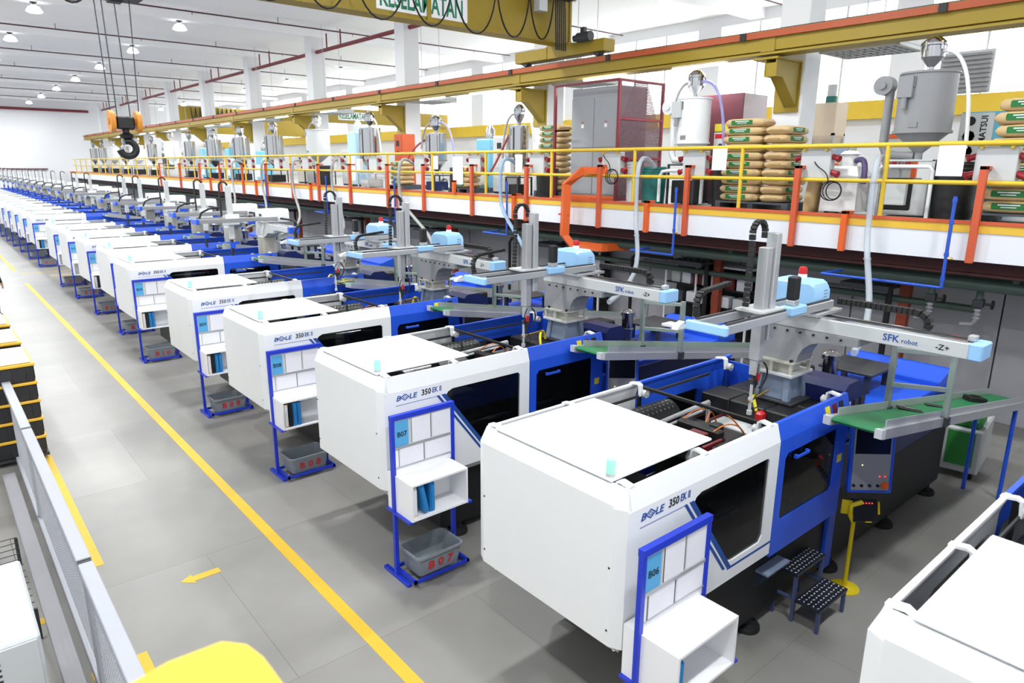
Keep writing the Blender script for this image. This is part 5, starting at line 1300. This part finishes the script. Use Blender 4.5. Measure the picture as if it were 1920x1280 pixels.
# person at the left edge, walking away beyond the crates
def person(loc, rz):
    t = thing('person', 'person in dark clothes standing at the left edge beyond the crates', 'person', loc, rz)
    V = [(0, 0, .95), (0, 0, 1.15), (0, .01, 1.38), (0, .0, 1.50), (0, -.01, 1.60), (0, -.015, 1.70),
         (.09, 0, .90), (.10, -.03, .50), (.11, .03, .09), (.12, -.12, .04),
         (-.09, 0, .90), (-.10, .02, .50), (-.11, .08, .09), (-.12, -.07, .04),
         (.17, .01, 1.42), (.23, .04, 1.16), (.25, -.03, .93), (.25, -.06, .84),
         (-.17, .01, 1.42), (-.23, .04, 1.16), (-.25, -.03, .93), (-.25, -.06, .84)]
    E = [(0, 1), (1, 2), (2, 3), (3, 4), (4, 5), (0, 6), (6, 7), (7, 8), (8, 9), (0, 10), (10, 11), (11, 12), (12, 13), (2, 14), (14, 15), (15, 16), (16, 17), (2, 18), (18, 19), (19, 20), (20, 21)]
    Rd = [.14, .13, .15, .06, .085, .075, .085, .06, .045, .035, .085, .06, .045, .035, .06, .045, .033, .028, .06, .045, .033, .028]
    me = bpy.data.meshes.new('body'); me.from_pydata(V, E, [])
    o = bpy.data.objects.new('body', me); C.objects.link(o)
    bpy.context.view_layer.objects.active = o
    sm = o.modifiers.new('skin', 'SKIN'); o.modifiers.new('sub', 'SUBSURF').levels = 2
    o.modifiers['sub'].render_levels = 2
    for i, sv in enumerate(me.skin_vertices[0].data):
        sv.radius = (Rd[i] * (1.15 if i in (0, 1, 2) else 1), Rd[i]); sv.use_root = i == 0
    bpy.context.view_layer.update()
    m2 = bpy.data.meshes.new_from_object(o.evaluated_get(bpy.context.evaluated_depsgraph_get()))
    bpy.data.objects.remove(o)
    m2.materials.clear()
    for m in (SKIN, CLOTHD, mat('navy_trousers', (28, 30, 44), .85), HAIR, RUBBER): m2.materials.append(m)
    for p in m2.polygons:
        z = p.center.z; y = p.center.y; p.use_smooth = True
        p.material_index = 4 if z < .1 else 2 if z < .97 and abs(p.center.x) < .21 else 3 if z > 1.70 or (z > 1.58 and y > .02) else 0 if z > 1.5 or z < .93 else 1
    b = bpy.data.objects.new('body', m2); C.objects.link(b); b.parent = t
    for s in (-1, 1):
        for j, (dx, ln) in enumerate(((-.028, .075), (-.010, .085), (.010, .08), (.028, .065))):
            G().tube([(s * .25, -.06 + dx, .845), (s * .252, -.062 + dx, .845 - ln * .6), (s * .245, -.066 + dx, .845 - ln)], .0085, 6).obj('finger', SKIN, b, 60)
        G().tube([(s * .25, -.085, .88), (s * .24, -.112, .85), (s * .236, -.118, .82)], .0095, 6).obj('thumb', SKIN, b, 60)
    for s in (-1, 1):
        G().lathe([(0, -.01), (.009, -.004), (.009, .004), (0, .01)], n=8).obj('eye', INK, b, 60, (s * .03, -.088, 1.66))
        G().box(-.006, .006, -.015, .015, -.025, .025, .004).obj('ear', SKIN, b, None, (s * .082, 0, 1.64))
    G().prism([(-.012, 1.615), (.012, 1.615), (.005, 1.655), (-.005, 1.655)], 'y', -.11, -.08).obj('nose', SKIN, b)
    G().box(-.022, .022, -.094, -.086, 1.588, 1.596).obj('mouth', DRED, b)
    return t
person((1.19, 23.3, 0), math.radians(150))
